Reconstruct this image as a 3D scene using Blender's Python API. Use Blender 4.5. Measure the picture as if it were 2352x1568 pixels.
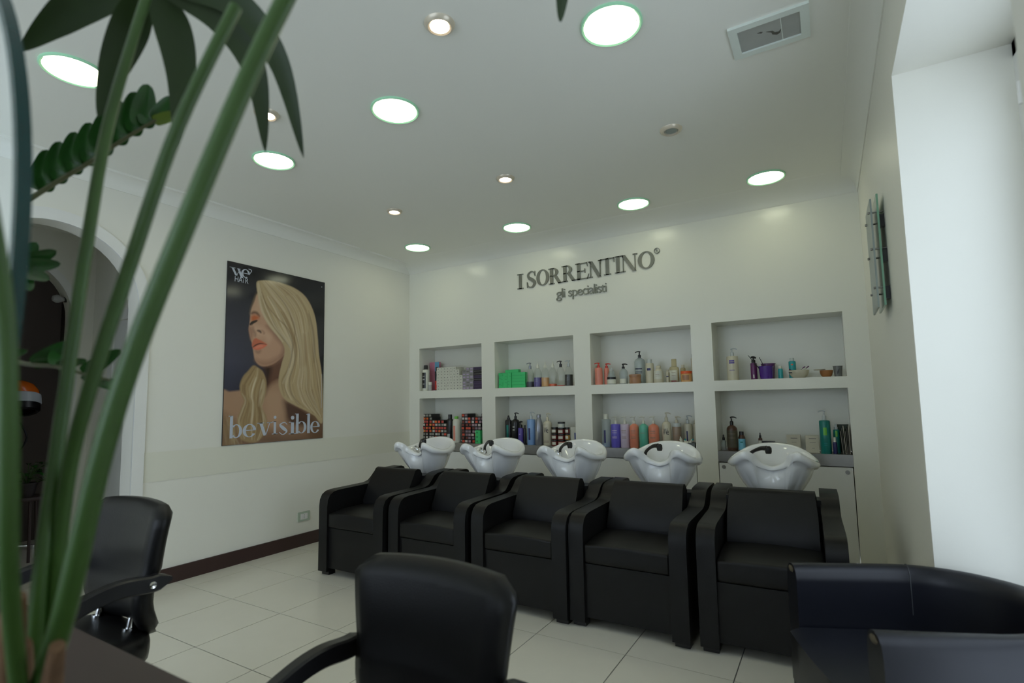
import bpy, bmesh, math, random
import numpy as np
from mathutils import Vector, Matrix
random.seed(7)
for _o in list(bpy.data.objects): bpy.data.objects.remove(_o)
SC = bpy.context.scene
COL = SC.collection
PI = math.pi

# ------------------------------------------------------------------ camera, sky, exposure
CAM = Vector((4.1534, -4.599, 1.2502))
def make_camera():
    yaw, pitch, roll, f = -0.5406, 0.0906, -0.0179, 1203.69
    sy, cy, sp, cp = math.sin(yaw), math.cos(yaw), math.sin(pitch), math.cos(pitch)
    fwd = Vector((sy*cp, cy*cp, sp)); r0 = Vector((cy, -sy, 0)); u0 = r0.cross(fwd)
    r = r0*math.cos(roll) + u0*math.sin(roll); u = -r0*math.sin(roll) + u0*math.cos(roll)
    cd = bpy.data.cameras.new('camera'); co = bpy.data.objects.new('camera', cd); COL.objects.link(co)
    cd.sensor_fit = 'HORIZONTAL'; cd.sensor_width = 36; cd.lens = f*36/2352
    cd.shift_y = 31.34/2352
    cd.clip_start = .02; cd.clip_end = 100
    m = Matrix.Identity(4)
    for i, v in enumerate((r, u, -fwd)):
        for k in range(3): m[k][i] = v[k]
    m.translation = CAM
    co.matrix_world = m
    cd.dof.use_dof = True; cd.dof.focus_distance = 4.0; cd.dof.aperture_fstop = 2.6
    SC.camera = co
make_camera()

W = bpy.data.worlds.new('overcast_sky'); SC.world = W; W.use_nodes = True
_bg = W.node_tree.nodes['Background']
_bg.inputs['Color'].default_value = (.81, .89, 1.04, 1); _bg.inputs['Strength'].default_value = 2.25
SC.view_settings.view_transform = 'Standard'; SC.view_settings.look = 'None'
SC.view_settings.exposure = 0.42; SC.view_settings.gamma = 1; SC.view_settings.use_curve_mapping = False
LAMP = 7.3          # radiance of the opal ceiling lamps
SPOT = 22.0          # radiance of the small warm spots

# ------------------------------------------------------------------ materials
def s2l(c):
    return tuple((x/12.92 if x <= .04045 else ((x+.055)/1.055)**2.4) for x in c)
def hx(r, g, b): return s2l((r/255, g/255, b/255))
MATS = {}
def mat(name, col, rough=.5, metal=0., var=.06, scale=8., bump=0., bscale=60., spec=.5, coat=0., sss=0.):
    if name in MATS: return MATS[name]
    m = bpy.data.materials.new(name); m.use_nodes = True; nt = m.node_tree; p = nt.nodes['Principled BSDF']
    p.inputs['Roughness'].default_value = rough; p.inputs['Metallic'].default_value = metal
    p.inputs['Specular IOR Level'].default_value = spec; p.inputs['Coat Weight'].default_value = coat
    p.inputs['Coat Roughness'].default_value = .08
    tc = nt.nodes.new('ShaderNodeTexCoord')
    nz = nt.nodes.new('ShaderNodeTexNoise'); nz.inputs['Scale'].default_value = scale; nz.inputs['Detail'].default_value = 3
    nt.links.new(tc.outputs['Object'], nz.inputs['Vector'])
    mx = nt.nodes.new('ShaderNodeMix'); mx.data_type = 'RGBA'
    mx.inputs['A'].default_value = (*[max(0, c*(1-var)) for c in col], 1)
    mx.inputs['B'].default_value = (*[min(1, c*(1+var)) for c in col], 1)
    nt.links.new(nz.outputs['Fac'], mx.inputs['Factor'])
    nt.links.new(mx.outputs['Result'], p.inputs['Base Color'])
    if bump > 0:
        n2 = nt.nodes.new('ShaderNodeTexNoise'); n2.inputs['Scale'].default_value = bscale; n2.inputs['Detail'].default_value = 4
        nt.links.new(tc.outputs['Object'], n2.inputs['Vector'])
        b = nt.nodes.new('ShaderNodeBump'); b.inputs['Strength'].default_value = bump; b.inputs['Distance'].default_value = .01
        nt.links.new(n2.outputs['Fac'], b.inputs['Height']); nt.links.new(b.outputs['Normal'], p.inputs['Normal'])
    MATS[name] = m; return m
def emit(name, col, st, edge=None):
    m = bpy.data.materials.new(name); m.use_nodes = True; nt = m.node_tree; nt.nodes.remove(nt.nodes['Principled BSDF'])
    e = nt.nodes.new('ShaderNodeEmission'); e.inputs['Color'].default_value = (*col, 1); e.inputs['Strength'].default_value = st
    nt.links.new(e.outputs[0], nt.nodes['Material Output'].inputs[0]); MATS[name] = m; return m
def clear(name, tint, gloss=.12, rough=.03, solid=0., scol=(1, 1, 1)):
    """thin clear sheet / bottle wall: straight-through tint plus a glossy sheen"""
    m = bpy.data.materials.new(name); m.use_nodes = True; nt = m.node_tree; nt.nodes.remove(nt.nodes['Principled BSDF'])
    t = nt.nodes.new('ShaderNodeBsdfTransparent'); t.inputs[0].default_value = (*tint, 1)
    g = nt.nodes.new('ShaderNodeBsdfGlossy'); g.inputs['Roughness'].default_value = rough
    lw = nt.nodes.new('ShaderNodeLayerWeight'); lw.inputs[0].default_value = .5
    pw = nt.nodes.new('ShaderNodeMath'); pw.operation = 'POWER'; pw.inputs[1].default_value = 4.; nt.links.new(lw.outputs['Facing'], pw.inputs[0])
    fr = nt.nodes.new('ShaderNodeMath'); fr.operation = 'MULTIPLY_ADD'; fr.inputs[1].default_value = .8; fr.inputs[2].default_value = .04; nt.links.new(pw.outputs[0], fr.inputs[0])
    mx = nt.nodes.new('ShaderNodeMixShader'); nt.links.new(fr.outputs[0], mx.inputs[0])
    nt.links.new(t.outputs[0], mx.inputs[1]); nt.links.new(g.outputs[0], mx.inputs[2]); out = mx
    if solid > 0:
        d = nt.nodes.new('ShaderNodeBsdfDiffuse'); d.inputs[0].default_value = (*scol, 1)
        m2 = nt.nodes.new('ShaderNodeMixShader'); m2.inputs[0].default_value = solid
        nt.links.new(mx.outputs[0], m2.inputs[1]); nt.links.new(d.outputs[0], m2.inputs[2]); out = m2
    nt.links.new(out.outputs[0], nt.nodes['Material Output'].inputs[0]); MATS[name] = m; return m

M_wall = mat('wall_paint', (.82, .81, .73), .45, var=.015, scale=1.5, bump=.03, bscale=120)
M_lacq = mat('lacquered_wall_paint', (.79, .79, .70), .24, var=.015, scale=1.2, spec=.45)
M_ceil = mat('ceiling_paint', (.86, .86, .79), .6, var=.02, scale=.8, bump=.03, bscale=90)
M_band = mat('cream_wall_band', (.78, .77, .66), .4, var=.02, scale=2)
M_trim = mat('white_trim', (.80, .80, .77), .35, var=.015)
M_brownwall = mat('taupe_wall', hx(88, 79, 74), .7, var=.06, scale=3)
M_tile = mat('ceramic_tile', (.74, .71, .61), .22, var=.035, scale=5, bump=.015, bscale=25)
M_grout = mat('grout', (.13, .13, .12), .8)
M_skirt = mat('dark_wood_skirting', hx(58, 38, 36), .4, var=.15, scale=6)
M_leather = mat('black_leather', (.0060, .0060, .0066), .40, var=.25, scale=14, bump=.08, bscale=260, spec=.30)
M_leather2 = mat('navy_black_leather', (.008, .009, .014), .34, var=.25, scale=10, bump=.03, bscale=420, spec=.34)
M_blackpl = mat('black_plastic', (.007, .007, .0085), .33, var=.1)
M_ceramic = mat('white_ceramic', (.83, .84, .84), .08, var=.01, coat=.6)
M_chrome = mat('chrome', (.75, .76, .78), .12, metal=1, var=.02)
M_steel = mat('brushed_steel', (.34, .33, .31), .36, metal=1, var=.08, scale=30)
M_panel = mat('cabinet_laminate', (.76, .77, .74), .28, var=.01)
M_desk = mat('brown_laminate', hx(62, 47, 44), .5, var=.06, scale=20)
M_mirror = mat('mirror_silver', (.86, .90, .92), .015, metal=1, var=.005)
M_glassedge = mat('teal_glass_edge', hx(18, 62, 62), .12, var=.1)
M_letter = mat('brushed_metal_letters', hx(132, 134, 124), .25, metal=.35, var=.04, scale=20)
M_pane = clear('window_glass', (.93, .96, .96))
M_outletglass = mat('green_glass_plate', hx(178, 192, 174), .12, var=.03)
M_white = mat('white_plastic', (.80, .80, .78), .3, var=.02)
M_dark = mat('pin_hole_shade', (.02, .02, .02), .6)  # dark colour standing in for shade inside the outlet holes
M_lampglass = emit('opal_lamp_glow', (.97, 1.0, .72), LAMP)
M_lamprim = mat('green_glass_rim', hx(178, 236, 196), .12, var=.03)
M_spotglow = emit('warm_spot_glow', (1.0, .80, .58), SPOT)
M_spotrim = mat('nickel_spot_ring', hx(214, 204, 184), .3, metal=.3, var=.04)

# ------------------------------------------------------------------ mesh helpers
def bmnew(): return bmesh.new()
def add_box(bm, x0, x1, y0, y1, z0, z1, mi=0):
    vs = [bm.verts.new((x, y, z)) for z in (z0, z1) for y in (y0, y1) for x in (x0, x1)]
    fs = [(0, 2, 3, 1), (4, 5, 7, 6), (0, 1, 5, 4), (2, 6, 7, 3), (0, 4, 6, 2), (1, 3, 7, 5)]
    r = []
    for f in fs:
        fc = bm.faces.new([vs[i] for i in f]); fc.material_index = mi; r.append(fc)
    return vs, r
def add_prism(bm, pts, a, b, axis='x', mi=0):
    """extrude closed 2-D outline pts; axis x: pts=(y,z); y: (x,z); z: (x,y)"""
    def mk(p, t):
        return (t, p[0], p[1]) if axis == 'x' else ((p[0], t, p[1]) if axis == 'y' else (p[0], p[1], t))
    v0 = [bm.verts.new(mk(p, a)) for p in pts]; v1 = [bm.verts.new(mk(p, b)) for p in pts]
    n = len(pts)
    for i in range(n):
        f = bm.faces.new((v0[i], v0[(i+1) % n], v1[(i+1) % n], v1[i])); f.material_index = mi
    for vv in (v0[::-1], v1):
        f = bm.faces.new(vv); f.material_index = mi
    return v0, v1
def add_lathe(bm, prof, c=(0, 0), n=20, mi=0, sx=1., sy=1., rot=0.):
    rings = []
    for r, z in prof:
        if r < 1e-6: rings.append([bm.verts.new((c[0], c[1], z))])
        else:
            rings.append([bm.verts.new((c[0]+r*sx*math.cos(2*PI*i/n+rot), c[1]+r*sy*math.sin(2*PI*i/n+rot), z)) for i in range(n)])
    for a, b in zip(rings, rings[1:]):
        if len(a) == 1 and len(b) == 1: continue
        for i in range(n):
            j = (i+1) % n
            if len(a) == 1: f = bm.faces.new((a[0], b[i], b[j])) if True else None
            elif len(b) == 1: f = bm.faces.new((a[i], a[j], b[0]))
            else: f = bm.faces.new((a[i], a[j], b[j], b[i]))
            f.material_index = mi
    return rings
def catmull(P, sub=8, closed=False):
    P = [Vector(p) for p in P]; n = len(P); out = []
    rng = range(n) if closed else range(n-1)
    for i in rng:
        if closed: a, b, c, d = P[(i-1) % n], P[i], P[(i+1) % n], P[(i+2) % n]
        else: a, b, c, d = P[max(i-1, 0)], P[i], P[i+1], P[min(i+2, n-1)]
        for k in range(sub):
            t = k/sub
            out.append(.5*((2*b)+(c-a)*t+(2*a-5*b+4*c-d)*t*t+(3*b-a-3*c+d)*t**3))
    if not closed: out.append(P[-1])
    return out
def add_tube(bm, pts, rad, n=10, cap=True, mi=0, flat=1.):
    pts = [Vector(p) for p in pts]; m = len(pts); rings = []
    up = Vector((0, 0, 1)); prev = None
    for i, p in enumerate(pts):
        t = (pts[min(i+1, m-1)]-pts[max(i-1, 0)]).normalized()
        if prev is None:
            s = t.cross(up)
            if s.length < 1e-4: s = t.cross(Vector((1, 0, 0)))
        else: s = prev-t*prev.dot(t)
        s.normalize(); prev = s; q = t.cross(s)
        r = rad(i/(m-1)) if callable(rad) else rad
        rings.append([bm.verts.new(p+s*r*math.cos(2*PI*k/n)+q*r*flat*math.sin(2*PI*k/n)) for k in range(n)])
    for a, b in zip(rings, rings[1:]):
        for k in range(n):
            f = bm.faces.new((a[k], a[(k+1) % n], b[(k+1) % n], b[k])); f.material_index = mi
    if cap:
        bm.faces.new(rings[0][::-1]).material_index = mi; bm.faces.new(rings[-1]).material_index = mi
def add_band(bm, A, B, a, b, axis='y', closed=False, mi=0):
    """solid band between two matching 2-D polylines A and B, extruded from a to b"""
    def mk(p, t): return (t, p[0], p[1]) if axis == 'x' else ((p[0], t, p[1]) if axis == 'y' else (p[0], p[1], t))
    R = [[bm.verts.new(mk(p, a)), bm.verts.new(mk(p, b)), bm.verts.new(mk(q, b)), bm.verts.new(mk(q, a))] for p, q in zip(A, B)]
    n = len(R)
    for i in range(n if closed else n-1):
        r, s = R[i], R[(i+1) % n]
        for k in range(4): bm.faces.new((r[k], r[(k+1) % 4], s[(k+1) % 4], s[k])).material_index = mi
    if not closed: bm.faces.new(R[0][::-1]).material_index = mi; bm.faces.new(R[-1]).material_index = mi
def bevel_all(bm, w, seg=2, ang=30):
    es = [e for e in bm.edges if len(e.link_faces) == 2 and e.calc_face_angle(0) > math.radians(ang)]
    bmesh.ops.bevel(bm, geom=es, offset=w, segments=seg, affect='EDGES', profile=.5, clamp_overlap=True)
def smooth_mark(bm, ang=38):
    for f in bm.faces: f.smooth = True
    a = math.radians(ang)
    for e in bm.edges:
        if len(e.link_faces) == 2: e.smooth = e.calc_face_angle(0) < a
def obj(name, bm, m=None, parent=None, loc=None, rotz=None, ang=38, smooth=True, fixn=True):
    if fixn: bmesh.ops.recalc_face_normals(bm, faces=bm.faces[:])
    if smooth: smooth_mark(bm, ang)
    me = bpy.data.meshes.new(name); bm.to_mesh(me); bm.free()
    for mm in (m if isinstance(m, (list, tuple)) else [m]):
        if mm: me.materials.append(mm)
    o = bpy.data.objects.new(name, me); COL.objects.link(o)
    if parent: o.parent = parent
    if loc: o.location = loc
    if rotz is not None: o.rotation_euler = (0, 0, rotz)
    return o
def tag(o, label, cat, group=None):
    o['label'] = label; o['category'] = cat
    if group: o['group'] = group
    return o
def thing(name, label, cat, loc=(0, 0, 0), rotz=0, group=None):
    o = bpy.data.objects.new(name, None); COL.objects.link(o); o.location = loc; o.rotation_euler = (0, 0, rotz)
    o.empty_display_size = .1
    return tag(o, label, cat, group)
def struct(name, bm, m, parent=None, **k):
    o = obj(name, bm, m, parent, **k)
    if not parent: o['kind'] = 'structure'
    return o
def dup_tree(o, parent=None):
    c = o.copy(); COL.objects.link(c); c.parent = parent
    for ch in list(o.children): dup_tree(ch, c)
    return c
def text_mesh(body, size, depth, sx=1., spacing=1.):
    cu = bpy.data.curves.new('lettering', 'FONT'); cu.body = body; cu.size = size; cu.extrude = depth/2; cu.space_character = spacing
    to = bpy.data.objects.new('lettering', cu); COL.objects.link(to)
    dg = bpy.context.evaluated_depsgraph_get(); dg.update()
    me = bpy.data.meshes.new_from_object(to.evaluated_get(dg)); bpy.data.objects.remove(to); bpy.data.curves.remove(cu)
    bm = bmnew(); bm.from_mesh(me); bpy.data.meshes.remove(me)
    for v in bm.verts: v.co.x *= sx
    return bm
# ------------------------------------------------------------------ room shell
XR, ZC, ZB = 4.4346, 2.87, 2.777      # right wall, ceiling, cove bottom
YF, YD0, YD1, ZD = -6.6, -3.54, -2.216, 2.465   # front wall, door recess, soffit
# floor: grout bed + one object per tile
bm = bmnew(); add_box(bm, -3.4, 5.1, YF-.1, .02, -.12, -.004)
floor = struct('floor', bm, M_grout)
TX, TY, TP, TG = .2141, -1.9981, .5, .0055
def tile_mesh(w, d):
    b = bmnew(); add_box(b, -w/2, w/2, -d/2, d/2, -.010, 0); bevel_all(b, .0012, 1)
    bmesh.ops.recalc_face_normals(b, faces=b.faces[:]); me = bpy.data.meshes.new('tile'); b.to_mesh(me); b.free(); me.materials.append(M_tile); return me
_tm = {}
for i in range(-6, 11):
    for j in range(-5, 11):
        x0, x1 = TX+i*TP, TX+(i+1)*TP; y1, y0 = TY+(4-j)*TP, TY+(3-j)*TP
        x0, x1, y0, y1 = max(x0, -2.6), min(x1, 4.9), max(y0, YF), min(y1, -.002)
        if x1-x0 < .02 or y1-y0 < .02: continue
        if x1 <= 0 and (y0 > -2.6 or y1 < -4.1): continue
        if x0 > XR-.01 and not (YD0-.5 < y0 < YD1): continue
        k = (round(x1-x0, 3), round(y1-y0, 3))
        if k not in _tm: _tm[k] = tile_mesh(k[0]-TG, k[1]-TG)
        t = bpy.data.objects.new('tile', _tm[k]); COL.objects.link(t); t.parent = floor
        t.location = ((x0+x1)/2, (y0+y1)/2, 0)
# ceiling
bm = bmnew(); add_box(bm, -.16, XR+.16, YF-.1, .5, ZC, ZC+.1); struct('ceiling', bm, M_ceil)
# back wall with eight niches
ZN = [(.827, 1.317), (1.403, 1.888)]
NX = [(.1508, 1.0134), (1.1796, 2.0818), (2.2536, 3.177), (3.3468, 4.2793)]
ND = .28
bm = bmnew()
add_box(bm, -.15, XR+.15, 0, ND+.05, ZN[1][1], ZC)
add_box(bm, -.15, XR+.15, ND, ND+.06, .827, ZN[1][1])
ed = [-.15]+[x for p in NX for x in p]+[XR+.15]
for a, b in zip(ed[0::2], ed[1::2]): add_box(bm, a, b, 0, ND+.01, 0, ZN[1][1])
for a, b in NX:
    add_box(bm, a, b, .0, ND+.01, ZN[0][1], ZN[1][0])
    add_box(bm, a, b, .12, ND+.05, 0, .741)
struct('wall_back', bm, M_lacq)
# left wall with an arched opening
AY0, AY1, AZS = -3.78, -2.815, 1.975   # jambs, springing height
ac, ar = (AY0+AY1)/2, (AY1-AY0)/2
bm = bmnew()
add_box(bm, -.15, 0, AY1, 0, 0, ZC); add_box(bm, -.15, 0, YF, AY0, 0, ZC)
arc = [(ac+ar*math.cos(t), AZS+ar*math.sin(t)) for t in [PI*i/24 for i in range(25)]]
add_band(bm, arc, [(q[0], ZC) for q in arc], -.15, 0, 'x')
struct('wall_left', bm, M_wall)
def arch_trim(name, x0, x1, c, r, zs, w, m=M_trim):
    b = bmnew()
    o = [(c+(r+w)*math.cos(PI*i/28), zs+(r+w)*math.sin(PI*i/28)) for i in range(29)]
    n = [(c+r*math.cos(PI*i/28), zs+r*math.sin(PI*i/28)) for i in range(29)]
    outer = [(c+r+w, 0)]+o+[(c-r-w, 0)]; inner = [(c+r, 0)]+n+[(c-r, 0)]
    add_band(b, outer, inner, x0, x1, 'x')
    return struct(name, b, m)
arch_trim('trim_1', -.002, .012, ac, ar, AZS, .075)
# cream band, skirting
bm = bmnew(); add_box(bm, -.001, .003, -2.735, -.001, .735, .945); struct('trim_2', bm, M_band)
bm = bmnew(); add_box(bm, -.001, .014, -2.74, -.001, 0, .11); bevel_all(bm, .003, 1); struct('baseboard_left', bm, M_skirt)
bm = bmnew(); add_box(bm, -.001, .014, YF+.01, -3.86, 0, .11); bevel_all(bm, .003, 1); struct('baseboard_left_front', bm, M_skirt)
# right wall with the door recess
bm = bmnew(); add_box(bm, XR, XR+.42, YD1, 0, 0, ZC); struct('wall_right', bm, M_wall)
bm = bmnew(); add_box(bm, XR, XR+.42, YF, YD0, 0, ZC); struct('wall_right_front', bm, M_wall)
bm = bmnew(); add_box(bm, XR, XR+.42, YD0, YD1, ZD, ZC); struct('wall_right_lintel', bm, M_wall)
# front wall (behind the camera) with the shop window
SW = (.15, 4.0, .15, 2.7)
bm = bmnew()
add_box(bm, -.15, SW[0], YF-.2, YF, 0, ZC); add_box(bm, SW[1], XR+.42, YF-.2, YF, 0, ZC)
add_box(bm, SW[0], SW[1], YF-.2, YF, 0, SW[2]); add_box(bm, SW[0], SW[1], YF-.2, YF, SW[3], ZC)
struct('wall_front', bm, M_wall)
bm = bmnew()
for x in (SW[0], (SW[0]+SW[1])/2-.03, SW[1]-.06): add_box(bm, x, x+.06, YF-.12, YF-.06, SW[2], SW[3])
for z in (SW[2], SW[3]-.06): add_box(bm, SW[0], SW[1], YF-.12, YF-.06, z, z+.06)
w1 = struct('window_front_offscreen', bm, M_trim)
bm = bmnew(); add_box(bm, SW[0]+.05, SW[1]-.05, YF-.093, YF-.087, SW[2]+.05, SW[3]-.05); struct('pane', bm, M_pane, w1)
# glazed door in the recess
DX = 4.775
bm = bmnew()
add_box(bm, DX, DX+.06, YD1-.05, YD1, 0, ZD); add_box(bm, DX, DX+.06, YD0, YD0+.05, 0, ZD); add_box(bm, DX, DX+.06, YD0, YD1, ZD-.05, ZD)
bevel_all(bm, .004, 1)
d1 = struct('door_1', bm, M_trim)
bm = bmnew()
y0, y1 = YD0+.053, YD1-.053
for a, b, c, d in ((y0, y0+.07, .02, ZD-.055), (y1-.07, y1, .02, ZD-.055)): add_box(bm, DX+.012, DX+.05, a, b, c, d)
for c, d in ((.02, .16), (ZD-.125, ZD-.055), (1.0, 1.06)): add_box(bm, DX+.012, DX+.05, y0+.06, y1-.06, c, d)
leaf_ = struct('door_leaf', bm, M_trim, d1)
bm = bmnew(); add_box(bm, DX+.028, DX+.034, y0+.06, y1-.06, .1, ZD-.1); struct('pane', bm, M_pane, leaf_)
for z in (2.22, 1.2, .3):
    bm = bmnew(); add_lathe(bm, [(0, z), (.009, z+.002), (.009, z+.038), (.010, z+.039), (.010, z+.042), (.009, z+.043), (.009, z+.08), (0, z+.082)], (DX-.004, YD1-.051), 10)
    struct('hinge', bm, M_white, d1)
# coves round the ceiling
def cove_prof(s):        # (offset from wall, z)
    pts = [(0, ZB-.006), (.006, ZB-.006), (.006, ZB)]
    for i in range(9):
        t = PI/2*i/8; pts.append((.006+.088*(1-math.cos(t)), ZB+.078*math.sin(t)))
    pts += [(.106, ZB+.078), (.106, ZC+.001), (0, ZC+.001)]
    return pts
bm = bmnew(); add_prism(bm, [(p[0], p[1]) for p in cove_prof(1)], YF, 0, 'y'); struct('trim_3', bm, M_ceil, ang=25)
bm = bmnew(); add_prism(bm, [(XR-p[0], p[1]) for p in cove_prof(1)], YF, 0, 'y'); struct('trim_4', bm, M_ceil, ang=25)
bm = bmnew(); add_prism(bm, [(.0, ZB)]+[(q.x, q.y) for q in catmull([(-.006, ZB+.004, 0), (-.05, ZB+.040, 0), (-.14, ZB+.074, 0), (-.27, ZC-.002, 0)], 5)]+[(-.28, ZC+.002), (0, ZC+.002)], 0, XR, 'x'); struct('trim_5', bm, M_ceil, ang=60)
# corridor and taupe room behind the arch
XW = -1.3
bm = bmnew(); add_box(bm, XW-.12, -.15, -2.6, -2.5, 0, 2.75); struct('wall_corridor_right', bm, M_wall)
bm = bmnew(); add_box(bm, XW-.12, -.15, -4.2, -4.1, 0, 2.75); struct('wall_corridor_left', bm, M_wall)
bm = bmnew(); add_box(bm, -3.3, -.15, -4.2, -2.3, 2.75, 2.85); struct('ceiling_corridor', bm, M_ceil)
BY0, BY1, BZ = -3.66, -2.757, 2.04; bc, br = (BY0+BY1)/2, (BY1-BY0)/2
bm = bmnew()
add_box(bm, XW-.12, XW, BY1, -2.6, 0, 2.75); add_box(bm, XW-.12, XW, -4.1, BY0, 0, 2.75)
barc = [(bc+br*math.cos(PI*i/24), BZ+br*math.sin(PI*i/24)) for i in range(25)]; add_band(bm, barc, [(q[0], 2.75) for q in barc], XW-.12, XW, 'x')
struct('wall_corridor_end', bm, M_wall)
arch_trim('trim_6', XW-.002, XW+.012, bc, br, BZ, .06)
bm = bmnew()
add_box(bm, -2.7, -2.6, -4.2, -2.3, 0, 2.75); add_box(bm, -2.6, XW-.12, -2.4, -2.3, 0, 2.75); add_box(bm, -2.6, XW-.12, -4.2, -4.1, 0, 2.75)
struct('wall_taupe_room', bm, M_brownwall)
# white door in the corridor side wall
bm = bmnew()
add_box(bm, -.95, -.87, -2.615, -2.598, 0, 2.06); add_box(bm, -.87, -.2, -2.615, -2.598, 1.98, 2.06)
bevel_all(bm, .003, 1); d2 = struct('door_2', bm, M_trim)
bm = bmnew(); add_box(bm, -.862, -.2, -2.608, -2.598, .01, 1.972); struct('door_leaf', bm, M_panel, d2)

# ------------------------------------------------------------------ ceiling lamps
def disc_lamp():
    t = thing('ceiling_lamp', 'large round opal ceiling lamp with a green glass rim', 'ceiling lamp', group='opal ceiling lamps')
    b = bmnew(); add_lathe(b, [(.118, -.004), (.118, -.008), (.126, -.012), (.132, -.008), (.132, 0), (.118, 0), (.118, -.004)], n=48); obj('glass_rim', b, M_lamprim, t)
    b = bmnew(); add_lathe(b, [(0, -.006), (.119, -.006)], n=48); obj('diffuser', b, M_lampglass, t, fixn=False)
    for s in (-1, 1):
        b = bmnew(); add_lathe(b, [(0, -.011), (.003, -.010), (.003, -.006)], (s*.104, s*.02), 8); obj('screw', b, M_steel, t)
    return t
LAMPS = [(3.448, -2.54), (2.202, -2.555), (1.118, -2.547), (1.16, -3.632), (.603, -.546), (1.774, -.508), (2.871, -.471), (3.857, -.428)]
LLAB = ['opal ceiling lamp beside the ceiling air vent', 'opal ceiling lamp in the middle of the ceiling, far from any wall', 'opal ceiling lamp behind the drooping palm leaf tips', 'opal ceiling lamp between palm leaf and arched doorway',
        'opal ceiling lamp nearest the poster and back wall corner', 'opal ceiling lamp above the start of the metal sign lettering', 'opal ceiling lamp above the end of the metal sign lettering', 'opal ceiling lamp above the niche with the bowls']
p0 = disc_lamp()
for i, (x, y) in enumerate(LAMPS):
    o = p0 if i == 0 else dup_tree(p0)
    o.location = (x, y, ZC); o.rotation_euler.z = i*.9; o['label'] = LLAB[i]
def spot_lamp(lit, lab):
    t = thing('spot_lamp', lab, 'spotlight', group='recessed spotlights')
    b = bmnew(); add_lathe(b, [(.040, -.002), (.042, -.014), (.050, -.018), (.062, -.010), (.066, 0), (.040, 0), (.040, -.002)], n=32); obj('ring', b, M_spotrim, t)
    b = bmnew(); add_lathe(b, [(0, -.008), (.041, -.008)], n=32); obj('bulb_face', b, M_spotglow if lit else mat('dull_lamp_glass', hx(140, 150, 145), .3), t, fixn=False)
    b = bmnew()
    for k in range(28):
        a = 2*PI*k/28; c, s = math.cos(a), math.sin(a)
        add_box(b, .036*c-.0012, .036*c+.0012, .036*s-.0012, .036*s+.0012, -.012, -.007)
    obj('crown_ring', b, M_spotrim, t)
    return t
SP = [(2.826, -2.94, 'small warm spotlight beside the bare ceiling by the large lamps'), (1.581, -2.911, 'small warm spotlight half hidden by a palm leaf tip'), (2.247, -1.471, 'small warm spotlight alone in the middle of the ceiling'), (1.129, -1.435, 'small warm spotlight above the poster side of the wash row')]
s0 = spot_lamp(True, '')
for i, (x, y, l) in enumerate(SP):
    o = s0 if i == 0 else dup_tree(s0)
    o.location = (x, y, ZC); o['label'] = l
o = spot_lamp(False, 'small unlit recessed spotlight with a dull grey face'); o.location = (3.44, -1.505, ZC)
# ------------------------------------------------------------------ air vent
t = thing('air_vent', 'rectangular ceiling air vent with a stained grey filter', 'air vent', (4.027, -2.122, ZC))
b = bmnew()
for q in ((-.157, .157, -.117, -.083), (-.157, .157, .083, .117), (-.157, -.122, -.083, .083), (.122, .157, -.083, .083)): add_box(b, q[0], q[1], q[2], q[3], -.012, .001)
bevel_all(b, .003, 1); obj('frame', b, mat('vent_frame', hx(222, 230, 222), .35), t)
b = bmnew(); add_box(b, -.124, .124, -.085, .085, -.004, .001); obj('filter', b, mat('grey_filter_mesh', hx(166, 168, 162), .75, var=.12, scale=9), t)
b = bmnew(); add_box(b, .048, .051, -.084, .084, -.0065, -.003); obj('rib', b, mat('vent_frame', (1, 1, 1)), t)
b = bmnew(); add_prism(b, [(-.012, -.012), (.008, .004), (.012, .022), (.03, .034), (.042, .026), (.048, .003), (.036, .016), (.022, .012), (.014, -.004)], -.0052, -.004, 'z')
add_prism(b, [(-.046, -.022), (-.03, -.012), (-.024, -.018), (-.032, -.024)], -.0052, -.004, 'z'); obj('stain', b, mat('dark_stain', hx(84, 82, 74), .8), t)
# ------------------------------------------------------------------ sign lettering on the back wall
def ring_poly(bm, cx, cz, rx, rz, tx, tz, a0=0., a1=360., n=40, d0=-.012, d1=.0, shx=0.):
    """letter bowl: outer ellipse minus inner ellipse, from angle a0 to a1"""
    full = abs(a1-a0) >= 359.9; k = n+1
    A = [math.radians(a0+(a1-a0)*i/n) for i in range(k)]
    o = [(cx+rx*math.cos(a), cz+rz*math.sin(a)) for a in A]; q = [(cx+shx+(rx-tx)*math.cos(a), cz+(rz-tz)*math.sin(a)) for a in A]
    add_band(bm, o[:-1] if full else o, q[:-1] if full else q, d0, d1, 'y', full)
def bar(bm, p, q, w, d0=-.012, d1=0., horiz=True):
    """stroke with horizontal-cut ends (w = horizontal width)"""
    add_prism(bm, [(p[0], p[1]), (p[0]+w, p[1]), (q[0]+w, q[1]), (q[0], q[1])], d0, d1, 'y')
def rect(bm, x0, x1, z0, z1, d0=-.012, d1=0.): add_prism(bm, [(x0, z0), (x1, z0), (x1, z1), (x0, z1)], d0, d1, 'y')
def ribbon(bm, pts, wid, d0=-.012, d1=0., sub=8):
    P = catmull([(p[0], 0, p[1]) for p in pts], sub); n = len(P); L, Rr = [], []
    for i, p in enumerate(P):
        t = (P[min(i+1, n-1)]-P[max(i-1, 0)]).normalized(); nn = Vector((-t.z, 0, t.x)); w = wid(i/(n-1))/2
        L.append((p.x+nn.x*w, p.z+nn.z*w)); Rr.append((p.x-nn.x*w, p.z-nn.z*w))
    add_band(bm, L, Rr, d0, d1, 'y')
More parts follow.
